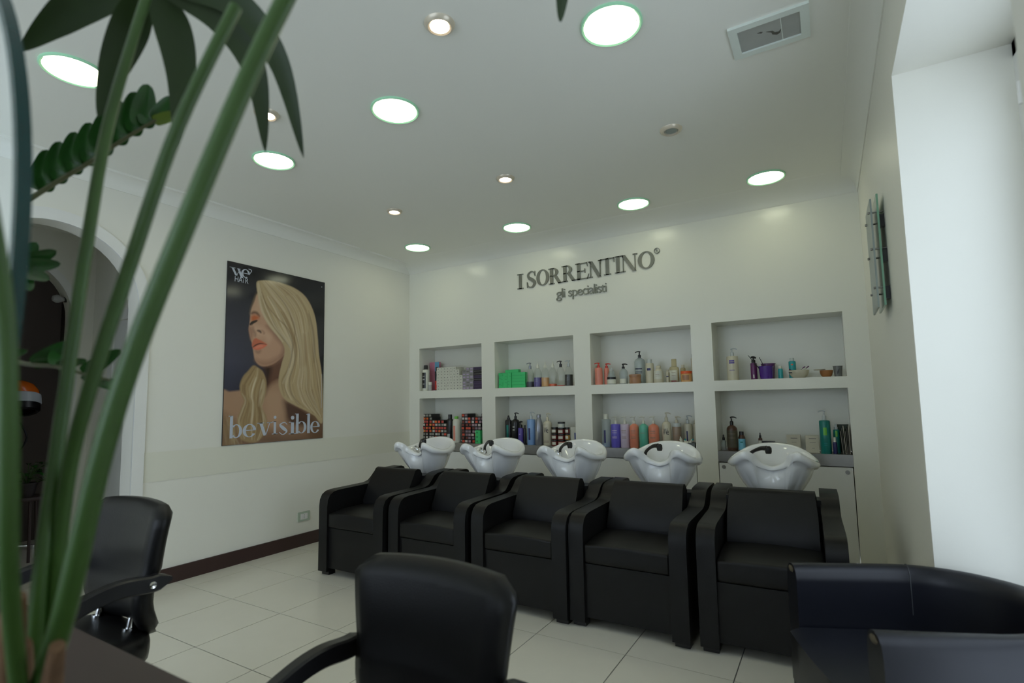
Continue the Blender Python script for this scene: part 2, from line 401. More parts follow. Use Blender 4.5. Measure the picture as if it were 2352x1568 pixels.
def cap_letter(bm, ch, x0, x1, z0, z1):
    w, h = x1-x0, z1-z0; st = .032; th = .009; sf = .008
    X = lambda u: x0+u*w
    Zz = lambda v: z0+v*h
    if ch == 'I':
        m = (x0+x1)/2; rect(bm, m-st/2, m+st/2, z0, z1); rect(bm, x0, x1, z0, z0+sf); rect(bm, x0, x1, z1-sf, z1)
    if ch == 'O': ring_poly(bm, (x0+x1)/2, (z0+z1)/2, w/2, h/2, st*1.05, .010)
    if ch == 'T':
        m = (x0+x1)/2; rect(bm, m-st/2, m+st/2, z0, z1); rect(bm, m-.035, m+.035, z0, z0+sf); rect(bm, x0, x1, z1-.011, z1)
        add_prism(bm, [(x0, z1), (x0+.011, z1), (x0+.003, z1-.045), (x0-.003, z1-.045)], -.012, 0, 'y'); add_prism(bm, [(x1-.011, z1), (x1, z1), (x1+.003, z1-.045), (x1-.003, z1-.045)], -.012, 0, 'y')
    if ch == 'N':
        rect(bm, X(.12), X(.12)+th, z0, z1); rect(bm, X(.88)-th, X(.88), z0, z1)
        bar(bm, (X(.12)-.012, z1), (X(.88)-.030, z0-.004), .036)
        rect(bm, x0, X(.12)+.024, z0, z0+sf); rect(bm, x0, X(.12), z1-sf, z1); rect(bm, X(.88)-.024, x1, z1-sf, z1)
    if ch == 'E':
        rect(bm, X(.13), X(.13)+st, z0, z1); rect(bm, x0, X(.9), z0, z0+.010); rect(bm, x0, X(.86), z1-.010, z1); rect(bm, X(.13), X(.68), Zz(.5)-.005, Zz(.5)+.005)
        rect(bm, X(.66), X(.71), Zz(.5)-.022, Zz(.5)+.022)
        add_prism(bm, [(X(.82), z0), (X(.9), z0), (X(.98), z0+.045), (X(.94), z0+.045)], -.012, 0, 'y'); add_prism(bm, [(X(.78), z1), (X(.86), z1), (X(.9), z1-.04), (X(.87), z1-.04)], -.012, 0, 'y')
    if ch == 'R':
        rect(bm, X(.12), X(.12)+st, z0, z1); rect(bm, x0, X(.12)+st+.014, z0, z0+sf); rect(bm, x0, X(.45), z1-sf, z1)
        ring_poly(bm, X(.40), Zz(.74), w*.36, h*.26, st, .009, -90, 90, 24); rect(bm, X(.12), X(.42), Zz(.48), Zz(.48)+.009); rect(bm, X(.12), X(.42), z1-.009, z1)
        bar(bm, (X(.40), Zz(.50)), (X(.74), z0), .036); rect(bm, X(.74), X(1.04), z0, z0+sf)
    if ch == 'S':
        ribbon(bm, [(X(.92), Zz(.73)), (X(.80), Zz(.93)), (X(.48), Zz(.985)), (X(.16), Zz(.84)), (X(.24), Zz(.62)), (X(.60), Zz(.47)), (X(.88), Zz(.27)), (X(.66), Zz(.04)), (X(.36), Zz(.015)), (X(.12), Zz(.12)), (X(.04), Zz(.32))],
               lambda t: .010+.026*math.exp(-((t-.5)/.2)**2))
        rect(bm, X(.90), X(.96), Zz(.68), Zz(1.0)); rect(bm, X(.0), X(.06), Zz(0), Zz(.36))
sign = thing('wall_sign', 'grey metal wall lettering reading I SORRENTINO gli specialisti', 'sign', (2.2, 0, 2.23))
SIGN = [('I', 1.478, 1.548, 2.411, 2.566), ('S', 1.591, 1.692, 2.411, 2.575), ('O', 1.701, 1.843, 2.413, 2.577), ('R', 1.838, 1.978, 2.414, 2.572), ('R', 1.983, 2.128, 2.417, 2.575), ('E', 2.130, 2.272, 2.418, 2.577),
        ('N', 2.265, 2.404, 2.420, 2.577), ('T', 2.386, 2.522, 2.424, 2.582), ('I', 2.526, 2.590, 2.426, 2.584), ('N', 2.585, 2.744, 2.428, 2.585), ('O', 2.746, 2.898, 2.428, 2.588)]
for ch, a, b_, c, d in SIGN:
    bm = bmnew(); cap_letter(bm, ch, a-2.2, b_-2.2, c-2.23, d-2.23); obj('letter', bm, M_letter, sign, smooth=False)
bm = bmnew(); ring_poly(bm, .722, .347, .026, .026, .005, .005, n=28); obj('letter', bm, M_letter, sign, smooth=False)
def wall_text(bm, x, z, y=0.):     # text built in xy -> stands on the back wall, facing -y
    for v in bm.verts: v.co = Vector((v.co.x+x, v.co.z+y, v.co.y+z))
bm = text_mesh('R', .040, .006, .9); wall_text(bm, .722-.012, .333, -.004); obj('letter', bm, M_letter, sign, smooth=False)
for word, x, w in (('gli', 1.917, .096), ('specialisti', 2.048, .392)):
    bm = text_mesh(word, .132, .010, 1.0, .86)
    xs = [v.co.x for v in bm.verts]; a, b_ = min(xs), max(xs)
    for v in bm.verts: v.co.x = (v.co.x-a)*w/(b_-a)
    wall_text(bm, x-2.2, .036, -.006); obj('letter', bm, M_letter, sign, smooth=False)

# ------------------------------------------------------------------ poster (print painted per vertex on a flat panel)
PY0, PY1, PZ0, PZ1 = -2.1886, -1.2206, .9504, 2.4503
poster = thing('poster', 'large glossy poster of a person with long wavy blond hair', 'poster', (0, (PY0+PY1)/2, PZ0))
PW, PH = PY1-PY0, PZ1-PZ0
bm = bmnew(); add_box(bm, 0, .010, -PW/2, PW/2, 0, PH); bevel_all(bm, .0015, 1); obj('panel', bm, mat('poster_board', hx(40, 40, 44), .2), poster)
src = np.array([(145, 62), (885, 232), (862, 1420), (88, 1478)], float); dst = np.array([(0, 1), (1, 1), (1, 0), (0, 0)], float)
A_ = []; B_ = []
for (x, y), (u, v) in zip(src, dst):
    A_ += [[x, y, 1, 0, 0, 0, -u*x, -u*y], [0, 0, 0, x, y, 1, -v*x, -v*y]]; B_ += [u, v]
Hm = np.append(np.linalg.solve(np.array(A_), np.array(B_)), 1).reshape(3, 3)
def uv(p):
    q = Hm @ np.array([p[0], p[1], 1.]); return q[:2]/q[2]
NU, NV = 220, 340
uu, vv = np.meshgrid(np.linspace(0, 1, NU), np.linspace(0, 1, NV)); ASP = PH/PW
img = np.zeros((NV, NU, 3))
lin = lambda c: np.array(hx(*c))
yy = vv*ASP
img[:] = lin((34, 34, 38)); g = np.clip(1-np.abs(vv-.45)*2, 0, 1)[..., None]*np.clip(1-uu*1.4, 0, 1)[..., None]; img += g*(lin((72, 72, 90))-lin((34, 34, 38)))
def sdf(pts, sub=6):
    P = np.array([uv(p) for p in pts]); P[:, 1] *= ASP
    P = np.array([(q.x, q.y) for q in catmull([(a, b, 0) for a, b in P], sub, True)])
    d = np.full(uu.shape, 9.); ins = np.zeros(uu.shape, bool); n = len(P)
    for i in range(n):
        a, b = P[i], P[(i+1) % n]; e = b-a; L = e@e+1e-12
        t = np.clip(((uu-a[0])*e[0]+(yy-a[1])*e[1])/L, 0, 1)
        d = np.minimum(d, np.hypot(uu-a[0]-t*e[0], yy-a[1]-t*e[1]))
        c = ((a[1] > yy) != (b[1] > yy)); xi = a[0]+(yy-a[1])*e[0]/(e[1] if abs(e[1]) > 1e-12 else 1e-12)
        ins ^= c & (uu < xi)
    return np.where(ins, -d, d)
def fill(pts, col, soft=.006, alpha=1., sub=6):
    global img
    s = sdf(pts, sub); k = np.clip(.5-s/(2*soft), 0, 1)**1.0*alpha
    c = col if isinstance(col, np.ndarray) else lin(col)
    img = img*(1-k[..., None])+c*k[..., None]
def stroke(pts, col, w0, w1=None, alpha=.6, soft=.004, sub=8):
    global img
    P = np.array([uv(p) for p in pts]); P[:, 1] *= ASP
    P = [(q.x, q.y) for q in catmull([(a, b, 0) for a, b in P], sub)]
    best = np.full(uu.shape, 9.); n = len(P); w1 = w0 if w1 is None else w1
    x0, x1 = min(p[0] for p in P)-.08, max(p[0] for p in P)+.08; y0, y1 = min(p[1] for p in P)-.08, max(p[1] for p in P)+.08
    ix = np.where((uu[0] >= x0) & (uu[0] <= x1))[0]; iy = np.where((yy[:, 0] >= y0) & (yy[:, 0] <= y1))[0]
    if len(ix) == 0 or len(iy) == 0: return
    sl = (slice(iy[0], iy[-1]+1), slice(ix[0], ix[-1]+1)); U_, Y_ = uu[sl], yy[sl]; best = np.full(U_.shape, 9.)
    for i in range(n-1):
        a, b = np.array(P[i]), np.array(P[i+1]); e = b-a; L = e@e+1e-12
        t = np.clip(((U_-a[0])*e[0]+(Y_-a[1])*e[1])/L, 0, 1); f = (i+t)/(n-1)
        env = w0+(w1-w0)*f; env = env*np.sin(np.clip(f, .02, .98)*PI)**.5
        best = np.minimum(best, np.hypot(U_-a[0]-t*e[0], Y_-a[1]-t*e[1])-env)
    k = (np.clip(.5-best/(2*soft), 0, 1)*alpha)[..., None]
    img[sl] = img[sl]*(1-k)+lin(col)*k
# shoulders, chest, neck
fill([(80, 1080), (150, 1062), (230, 1052), (330, 1020), (430, 1000), (520, 960), (600, 1000), (720, 1150), (870, 1230), (880, 1430), (80, 1490)], (176, 140, 112), .01)
fill([(80, 1250), (300, 1330), (520, 1330), (880, 1300), (880, 1440), (80, 1490)], (150, 116, 92), .06, .7)
fill([(425, 850), (560, 780), (570, 900), (540, 960), (470, 1010), (420, 1080), (410, 1000), (430, 930)], (112, 78, 62), .03)
fill([(420, 870), (470, 880), (450, 980), (418, 1090), (405, 1060), (425, 960)], (44, 32, 28), .03, .85)
fill([(560, 1130), (650, 1160), (760, 1230), (800, 1300), (700, 1330), (600, 1300), (575, 1220)], (72, 46, 38), .03, .9)
fill([(430, 1060), (540, 1060), (560, 1200), (520, 1330), (450, 1330), (420, 1200)], (192, 156, 126), .05, .7)
fill([(80, 1380), (250, 1400), (480, 1390), (700, 1400), (880, 1340), (880, 1440), (80, 1490)], (104, 78, 60), .07, .8)
fill([(80, 1240), (150, 1270), (210, 1330), (220, 1440), (80, 1490)], (140, 112, 84), .04, .8)
fill([(760, 1240), (870, 1200), (880, 1430), (790, 1430), (750, 1340)], (112, 84, 62), .04, .8)
# back hair behind the forehead
fill([(372, 300), (352, 330), (330, 390), (318, 440), (345, 430), (380, 400)], (92, 76, 56), .02)
# face
fill([(372, 312), (345, 372), (318, 440), (308, 520), (300, 585), (312, 655), (326, 705), (334, 765), (346, 822), (382, 862), (432, 868), (492, 848), (552, 800), (600, 740), (600, 620), (500, 480), (430, 360)], (198, 156, 128), .006)
fill([(372, 330), (345, 390), (325, 450), (330, 470), (400, 480), (430, 430), (405, 360)], (206, 170, 140), .03, .7)
fill([(440, 560), (520, 620), (575, 700), (575, 780), (540, 800), (560, 720), (500, 640)], (132, 92, 74), .03, .85)
fill([(350, 820), (390, 858), (440, 862), (500, 842), (550, 800), (520, 800), (450, 830), (390, 830)], (156, 116, 94), .03, .8)
fill([(330, 560), (372, 560), (430, 590), (470, 640), (450, 690), (420, 640), (360, 640), (335, 610)], (214, 174, 146), .03, .8)
fill([(302, 575), (322, 570), (332, 620), (318, 668), (308, 640)], (160, 118, 98), .014, .8)
# brow, eyelid, lashes
fill([(316, 462), (335, 446), (366, 452), (386, 480), (378, 490), (352, 468), (324, 470)], (96, 66, 52), .010, .85)
fill([(318, 490), (340, 474), (372, 484), (380, 500), (360, 516), (324, 524)], (196, 98, 52), .016, .9)
stroke([(308, 548), (326, 534), (350, 524), (366, 518)], (26, 20, 20), .013, .010, .95)
for q in (308, 314, 322): stroke([(q+14, 536), (q, 556)], (30, 24, 24), .004, .002, .8)
# nose
stroke([(332, 566), (336, 592), (348, 618), (346, 638)], (104, 72, 60), .006, .012, .6, .014)
stroke([(364, 594), (384, 600), (394, 612)], (62, 34, 30), .010, .010, .95, .008)
stroke([(398, 590), (418, 612), (410, 620)], (168, 126, 102), .008, .008, .8, .008)
# lips
fill([(322, 700), (332, 668), (352, 652), (370, 660), (400, 674), (440, 702), (400, 698), (350, 706), (328, 722)], (202, 112, 84), .006)
fill([(330, 724), (352, 708), (390, 700), (438, 704), (412, 728), (372, 744), (342, 740)], (222, 120, 92), .006)
stroke([(330, 722), (356, 704), (392, 694), (436, 703)], (70, 26, 24), .008, .003, .9)
stroke([(350, 726), (380, 716), (404, 714)], (240, 160, 132), .008, .006, .6, .010)
stroke([(350, 752), (372, 760), (390, 748)], (130, 92, 76), .012, .012, .6, .014)
# hair
HAIR = [(362, 228), (400, 212), (470, 214), (560, 235), (650, 270), (730, 330), (785, 420), (815, 520), (828, 640), (838, 780), (855, 900), (863, 1010), (862, 1300), (800, 1250), (740, 1215), (650, 1170), (570, 1120), (530, 1040), (528, 950), (550, 850), (572, 770), (565, 710), (520, 640), (460, 570), (415, 490), (385, 400), (368, 310)]
sh = sdf(HAIR)
fill(HAIR, (190, 168, 130), .006)
LOCK = [(332, 862), (290, 905), (250, 950), (226, 1020), (238, 1085), (258, 1135), (232, 1200), (205, 1290), (210, 1380), (250, 1440), (330, 1455), (380, 1430), (430, 1350), (430, 1260), (398, 1190), (412, 1130), (428, 1060), (430, 980), (405, 910), (370, 880)]
fill(LOCK, (164, 138, 100), .008)
m_h = np.maximum(np.clip(.5-sh/.012, 0, 1), np.clip(.5-sdf(LOCK)/.016, 0, 1)); keep = img.copy()
rs = random.Random(3)
PAL = [(222, 204, 168), (206, 186, 146), (172, 146, 104), (150, 122, 84), (232, 218, 190), (188, 164, 122), (120, 96, 66)]
# strand guide curves: parting -> right fall / inner fall
G0 = [(372, 226), (385, 330), (420, 450), (480, 560), (560, 650), (625, 740), (600, 880), (545, 980), (560, 1090)]
G1 = [(400, 216), (480, 340), (560, 450), (620, 580), (660, 720), (650, 860), (610, 980), (640, 1100), (720, 1190)]
G2 = [(470, 216), (600, 330), (680, 460), (710, 620), (725, 780), (740, 920), (740, 1060), (790, 1180), (840, 1250)]
G3 = [(560, 235), (690, 320), (765, 450), (795, 600), (810, 760), (830, 900), (845, 1020), (855, 1120), (862, 1260)]
GS = [G0, G1, G2, G3]
for k in range(150):
    t = rs.random()*2.999; i = int(t); f = t-i
    P = [(a[0]*(1-f)+b[0]*f+rs.uniform(-5, 5), a[1]*(1-f)+b[1]*f+rs.uniform(-6, 6)) for a, b in zip(GS[i], GS[i+1])]
    a = rs.randint(0, 3); P = P[a:a+rs.randint(5, 9)]
    if len(P) > 2: stroke(P, rs.choice(PAL), rs.uniform(.002, .010), rs.uniform(.002, .010), rs.uniform(.25, .6), .007, 5)
L0 = [(340, 870), (290, 930), (240, 1010), (245, 1080), (268, 1135), (245, 1210), (215, 1300), (260, 1420)]
L1 = [(400, 910), (428, 980), (425, 1060), (405, 1130), (395, 1185), (415, 1240), (425, 1320), (370, 1440)]
for k in range(60):
    f = rs.random(); P = [(a[0]*(1-f)+b[0]*f+rs.uniform(-5, 5), a[1]*(1-f)+b[1]*f+rs.uniform(-5, 5)) for a, b in zip(L0, L1)]
    a = rs.randint(0, 3); P = P[a:a+rs.randint(4, 8)]
    if len(P) > 2: stroke(P, rs.choice(PAL[1:]), rs.uniform(.003, .010), rs.uniform(.002, .008), rs.uniform(.25, .6), .007, 5)
img = img*m_h[..., None]+keep*(1-m_h[..., None])
stroke([(400, 300), (440, 400), (520, 500), (590, 570), (630, 650), (632, 760), (610, 880)], (112, 82, 52), .004, .006, .6, .006)
stroke([(372, 240), (392, 400), (430, 500), (500, 600), (560, 680)], (238, 222, 190), .010, .008, .5, .012)
stroke([(620, 480), (652, 560), (650, 660), (632, 760)], (120, 90, 60), .004, .004, .6, .006)
stroke([(760, 470), (790, 600), (800, 740), (800, 840)], (96, 76, 56), .008, .010, .5, .014)
stroke([(730, 640), (742, 760), (725, 860)], (150, 116, 76), .02, .02, .4, .03)
for k in range(26):
    a = rs.uniform(90, 210); stroke([(a, 1240+rs.uniform(0, 80)), (a+rs.uniform(0, 40), 1350), (a+rs.uniform(10, 70), 1470)], rs.choice(PAL[1:]), .003, .006, rs.uniform(.15, .4), .008, 5)
img = np.clip(img, 0, 1)
me = bpy.data.meshes.new('print'); n = NU*NV
co = np.zeros((n, 3)); co[:, 0] = .0108; co[:, 1] = (uu.ravel()-.5)*(PW-.004); co[:, 2] = .002+vv.ravel()*(PH-.004)
idx = np.arange(n).reshape(NV, NU); q = np.stack([idx[:-1, :-1], idx[:-1, 1:], idx[1:, 1:], idx[1:, :-1]], -1).reshape(-1, 4)
me.vertices.add(n); me.vertices.foreach_set('co', co.ravel()); me.loops.add(q.size); me.loops.foreach_set('vertex_index', q.ravel().astype(np.int32))
me.polygons.add(len(q)); me.polygons.foreach_set('loop_start', np.arange(0, q.size, 4, dtype=np.int32)); me.update(calc_edges=True)
ca = me.color_attributes.new('print', 'FLOAT_COLOR', 'POINT'); ca.data.foreach_set('color', np.concatenate([img.reshape(-1, 3), np.ones((n, 1))], 1).ravel().astype(np.float32))
mp = bpy.data.materials.new('glossy_poster_print'); mp.use_nodes = True; nt = mp.node_tree; pb = nt.nodes['Principled BSDF']; pb.inputs['Roughness'].default_value = .12
at = nt.nodes.new('ShaderNodeAttribute'); at.attribute_name = 'print'; nt.links.new(at.outputs['Color'], pb.inputs['Base Color']); me.materials.append(mp)
po = bpy.data.objects.new('print', me); COL.objects.link(po); po.parent = poster
# poster lettering (high-contrast serif)
M_pl = mat('poster_lettering', hx(196, 202, 214), .25, var=.01)
D0, D1 = .0112, .0122
def pl_obj(bm):   # letters drawn as (x=along y, z) in poster metres on plane x
    for v in bm.verts: v.co = Vector((-v.co.y, v.co.x, v.co.z))
    obj('letter', bm, M_pl, poster, smooth=False)
def puv(x, y):
    q = uv((x, y)); return ((q[0]-.5)*PW, q[1]*PH)
def didone(ch, bm, x0, x1, z0, xh, asc):
    w = x1-x0; st = w*.24; k = dict(d0=-D1, d1=-D0); th = .006
    if ch in 'bl': rect(bm, x0, x0+st, z0, z0+asc, **k); rect(bm, x0-.012, x0+st*.4, z0+asc-th, z0+asc, **k)
    if ch == 'b': ring_poly(bm, x0+w*.52, z0+xh/2, w*.48, xh/2, st, th, -140, 140, 30, -D1, -D0)
    if ch == 'e': ring_poly(bm, x0+w*.5, z0+xh/2, w*.5, xh/2, st, th, 5, 330, 36, -D1, -D0); rect(bm, x0+st*.6, x1-.004, z0+xh*.5, z0+xh*.5+th, **k)
    if ch == 'v': bar(bm, (x0+w*.08, z0+xh), (x0+w*.42, z0), st*.95, -D1, -D0); bar(bm, (x0+w*.86, z0+xh), (x0+w*.56, z0), th, -D1, -D0); rect(bm, x0-.008, x0+w*.45, z0+xh-th, z0+xh, **k); rect(bm, x0+w*.66, x1+.008, z0+xh-th, z0+xh, **k)
    if ch == 'i': rect(bm, x0+w*.3, x0+w*.7, z0, z0+xh, **k); rect(bm, x0, x0+w*.7, z0+xh-th, z0+xh, **k); rect(bm, x0, x1, z0, z0+th, **k); ring_poly(bm, x0+w*.5, z0+xh+.036, w*.24, w*.24, w*.235, w*.235, n=16, d0=-D1, d1=-D0)
    if ch == 's': ribbon(bm, [(x1-.004, z0+xh*.80), (x0+w*.6, z0+xh*.98), (x0+w*.12, z0+xh*.80), (x0+w*.5, z0+xh*.52), (x0+w*.9, z0+xh*.25), (x0+w*.45, z0+xh*.02), (x0+.002, z0+xh*.22)], lambda t: .006+.024*math.exp(-((t-.5)/.18)**2), -D1, -D0)
LET = [('b', 145, 240, 1430, 1262), ('e', 245, 348, 1425, 0), ('v', 362, 465, 1412, 0), ('i', 470, 515, 1400, 0), ('s', 525, 590, 1405, 0), ('i', 600, 655, 1400, 0), ('b', 655, 735, 1395, 1250), ('l', 742, 770, 1392, 1245), ('e', 765, 838, 1392, 0)]
for ch, a, b_, yb, yt in LET:
    bm = bmnew(); p = puv(a, yb); p2 = puv(b_, yb); xh = .110; asc = .180
    didone(ch, bm, p[0], p2[0], p[1]+.01, xh, asc) if ch != 'l' else (rect(bm, p[0], p[0]+.028, p[1]+.01, p[1]+.01+asc, -D1, -D0), rect(bm, p[0]-.012, p[0]+.01, p[1]+.18, p[1]+.186, -D1, -D0))
    pl_obj(bm)
bm = bmnew(); a = puv(170, 110); c = puv(230, 180); xw = c[0]-a[0]; zt, zb = a[1], c[1]
bar(bm, (a[0], zt), (a[0]+.035, zb), .020, -D1, -D0); bar(bm, (a[0]+.075, zt), (a[0]+.045, zb), .005, -D1, -D0); bar(bm, (a[0]+.05, zt), (a[0]+.085, zb-.01), .020, -D1, -D0); rect(bm, a[0]-.014, a[0]+.035, zt-.004, zt, -D1, -D0); pl_obj(bm)
bm = bmnew(); ring_poly(bm, a[0]+.125, zt-.030, .038, .036, .018, .005, -10, 300, 30, -D1, -D0); rect(bm, a[0]+.098, a[0]+.160, zt-.032, zt-.027, -D1, -D0); ribbon(bm, [(a[0]+.160, zt-.028), (a[0]+.178, zt+.006), (a[0]+.150, zt+.014)], lambda t: .005, -D1, -D0); pl_obj(bm)
xx = puv(192, 215)[0]; zb = puv(192, 218)[1]
for ch, dx in (('H', 0), ('A', .036), ('i', .072), ('R', .092)):
    bm = text_mesh(ch, .066, .001, .78)
    for v in bm.verts: v.co = Vector((v.co.x+xx+dx, -.0118+v.co.z, v.co.y+zb))
    pl_obj(bm)
bm = bmnew(); p = puv(860, 265); ring_poly(bm, p[0], p[1], .004, .004, .0039, .0039, n=10, d0=-D1, d1=-D0); pl_obj(bm)
bm = bmnew(); p = puv(857, 930); p2 = puv(853, 1190); rect(bm, p2[0]-.002, p2[0]+.0005, p2[1], p[1], -D1, -D0); pl_obj(bm)

# ------------------------------------------------------------------ outlet, glass panel, cabinets
t = thing('power_outlet', 'green glass power outlet low on the white wall', 'outlet', (0, -1.411, .259))
bm = bmnew(); add_box(bm, 0, .008, -.062, .062, -.041, .041); bevel_all(bm, .002, 1); obj('plate', bm, M_outletglass, t)
bm = bmnew(); add_box(bm, .006, .011, -.036, .036, -.025, .025); bevel_all(bm, .0015, 1); ins = obj('socket', bm, M_white, t)
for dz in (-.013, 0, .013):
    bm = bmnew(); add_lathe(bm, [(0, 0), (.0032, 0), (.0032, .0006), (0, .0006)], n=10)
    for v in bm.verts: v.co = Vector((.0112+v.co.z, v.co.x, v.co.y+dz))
    obj('pin_shade_disc', bm, M_dark, ins)  # flat disc, the hole's shade painted as its colour
t = thing('glass_wall_panel', 'two layered glass display panel screwed to the right wall', 'wall panel', (XR, -1.47, 1.94))
bm = bmnew(); add_box(bm, -.030, -.022, -.150, .145, -.265, .272); bevel_all(bm, .001, 1); obj('back_glass', bm, mat('green_glass_sheet', hx(120, 165, 140), .1, var=.04), t)
bm = bmnew(); add_box(bm, -.054, -.046, -.118, .175, -.268, .262); bevel_all(bm, .001, 1); obj('front_glass', bm, mat('frosted_glass_sheet', hx(150, 160, 156), .35, var=.12, scale=14), t)
for y in (-.09, .12):
    for z in (-.17, .02, .2):
        bm = bmnew(); add_lathe(bm, [(0, -.064), (.006, -.063), (.006, -.055), (.004, -.054), (.004, 0), (0, 0)], n=10)
        for v in bm.verts: v.co = Vector((v.co.z, v.co.x+y, v.co.y+z))
        obj('screw', bm, M_steel, t)
for y, z in ((-.1, .15), (-.1, -.02), (-.1, -.2)):
    bm = bmnew(); add_box(bm, -.022, 0, y-.02, y+.02, z-.03, z+.03); obj('spacer', bm, M_blackpl, t)
CL = ['the niches of colour boxes', 'the clear pump bottles', 'the pastel pump bottles', 'the teal pump bottle']
for k, (a, b_) in enumerate(NX):
    bm = bmnew(); add_box(bm, a+.001, b_-.001, -.004, ND-.002, .741, .827); bevel_all(bm, .003, 1)
    tag(obj('steel_ledge', bm, M_steel), 'brushed steel ledge under '+CL[k], 'ledge', 'steel niche ledges')
    t = thing('cabinet_panel', 'white cabinet panel with round locks under '+CL[k], 'cabinet', ((a+b_)/2, 0, 0), group='white cabinet panels')
    w = (b_-a)/2-.006
    bm = bmnew(); add_box(bm, -w, w, .001, .019, .06, .733); bevel_all(bm, .002, 1); obj('door', bm, M_panel, t)
    bm = bmnew(); add_box(bm, -w+.02, w-.02, .0185, .1195, .0, .72); obj('carcass', bm, M_panel, t)
    for s in (-1, 1):
        bm = bmnew(); add_lathe(bm, [(0, 0), (.006, 0), (.007, .003), (.015, .004), (.015, .007), (0, .007)], n=18)
        for v in bm.verts: v.co = Vector((v.co.x+s*(w-.035), .001-v.co.z+.001, v.co.y+.70))
        obj('lock', bm, M_steel, t)
# ------------------------------------------------------------------ wash units (chair + ceramic basin)
def basin_mesh():
    half = [(0, .230, .960), (.12, .212, .946), (.205, .138, .908), (.243, .015, .876), (.233, -.085, .880), (.200, -.158, .908), (.150, -.195, .938), (.108, -.180, .924), (.070, -.130, .872), (0, -.098, .842)]
    ring = half+[(-x, y, z) for x, y, z in half[-2:0:-1]]
    P = catmull(ring, 7, True); n = len(P); bm = bmnew(); rows = []
    for p in P:
        d = Vector((p.x, p.y+.0, 0)); R = d.length; d.normalize()
        fr = max(0., min(1., (p.z-.855)/.05)) if p.y < 0 else 1.          # lip fades in the neck notch
        a = math.atan2(d.y, d.x); B = Vector((.120*math.cos(a), .105*math.sin(a)+.03, .640))
        U = Vector((p.x-d.x*.022, p.y-d.y*.022, p.z-.030-.030*fr)); col = []
        for i in range(9):
            t = i/8; s = math.sin(t*1.25)/math.sin(1.25)
            q = B.lerp(U, s); q.z = B.z+(U.z-B.z)*t
            if p.y < 0: q += d*(.030*math.sin(t*PI*.9)*max(0, 1-(p.x/.125)**2)-.020*math.sin(t*PI)*max(0, 1-abs(abs(p.x)-.19)/.06))   # bulging neck scoop, hollow beside it
            col.append(q)
        col += [Vector((p.x+d.x*o, p.y+d.y*o, p.z+z)) for o, z in ((-.004, -.030-.026*fr), (.010, -.028-.014*fr), (.013, -.022), (.006, -.006), (-.008, 0), (-.024, -.006), (-.036, -.024))]
        last = col[-1]
        for i in range(1, 6):
            t = i/6; e = Vector((.05*math.cos(a), .05*math.sin(a)+.05, .745)); s = 1-(1-t)**1.0
            q = last.lerp(e, s); q.z = last.z+(e.z-last.z)*math.sin(t*PI/2); col.append(q)
        rows.append([bm.verts.new(c) for c in col])
    for i in range(n):
        a, b = rows[i], rows[(i+1) % n]
        for k in range(len(a)-1): bm.faces.new((a[k], b[k], b[k+1], a[k+1]))
    bm.faces.new([r[0] for r in rows][::-1]); bm.faces.new([r[-1] for r in rows])
    return bm
ARM = [(0, .03), (.002, .50), (.008, .548), (.028, .585), (.062, .605), (.11, .612), (.44, .618), (.49, .630), (.53, .662), (.56, .692), (.60, .708), (.66, .714), (.80, .718), (.83, .708), (.845, .68), (.845, .03)]
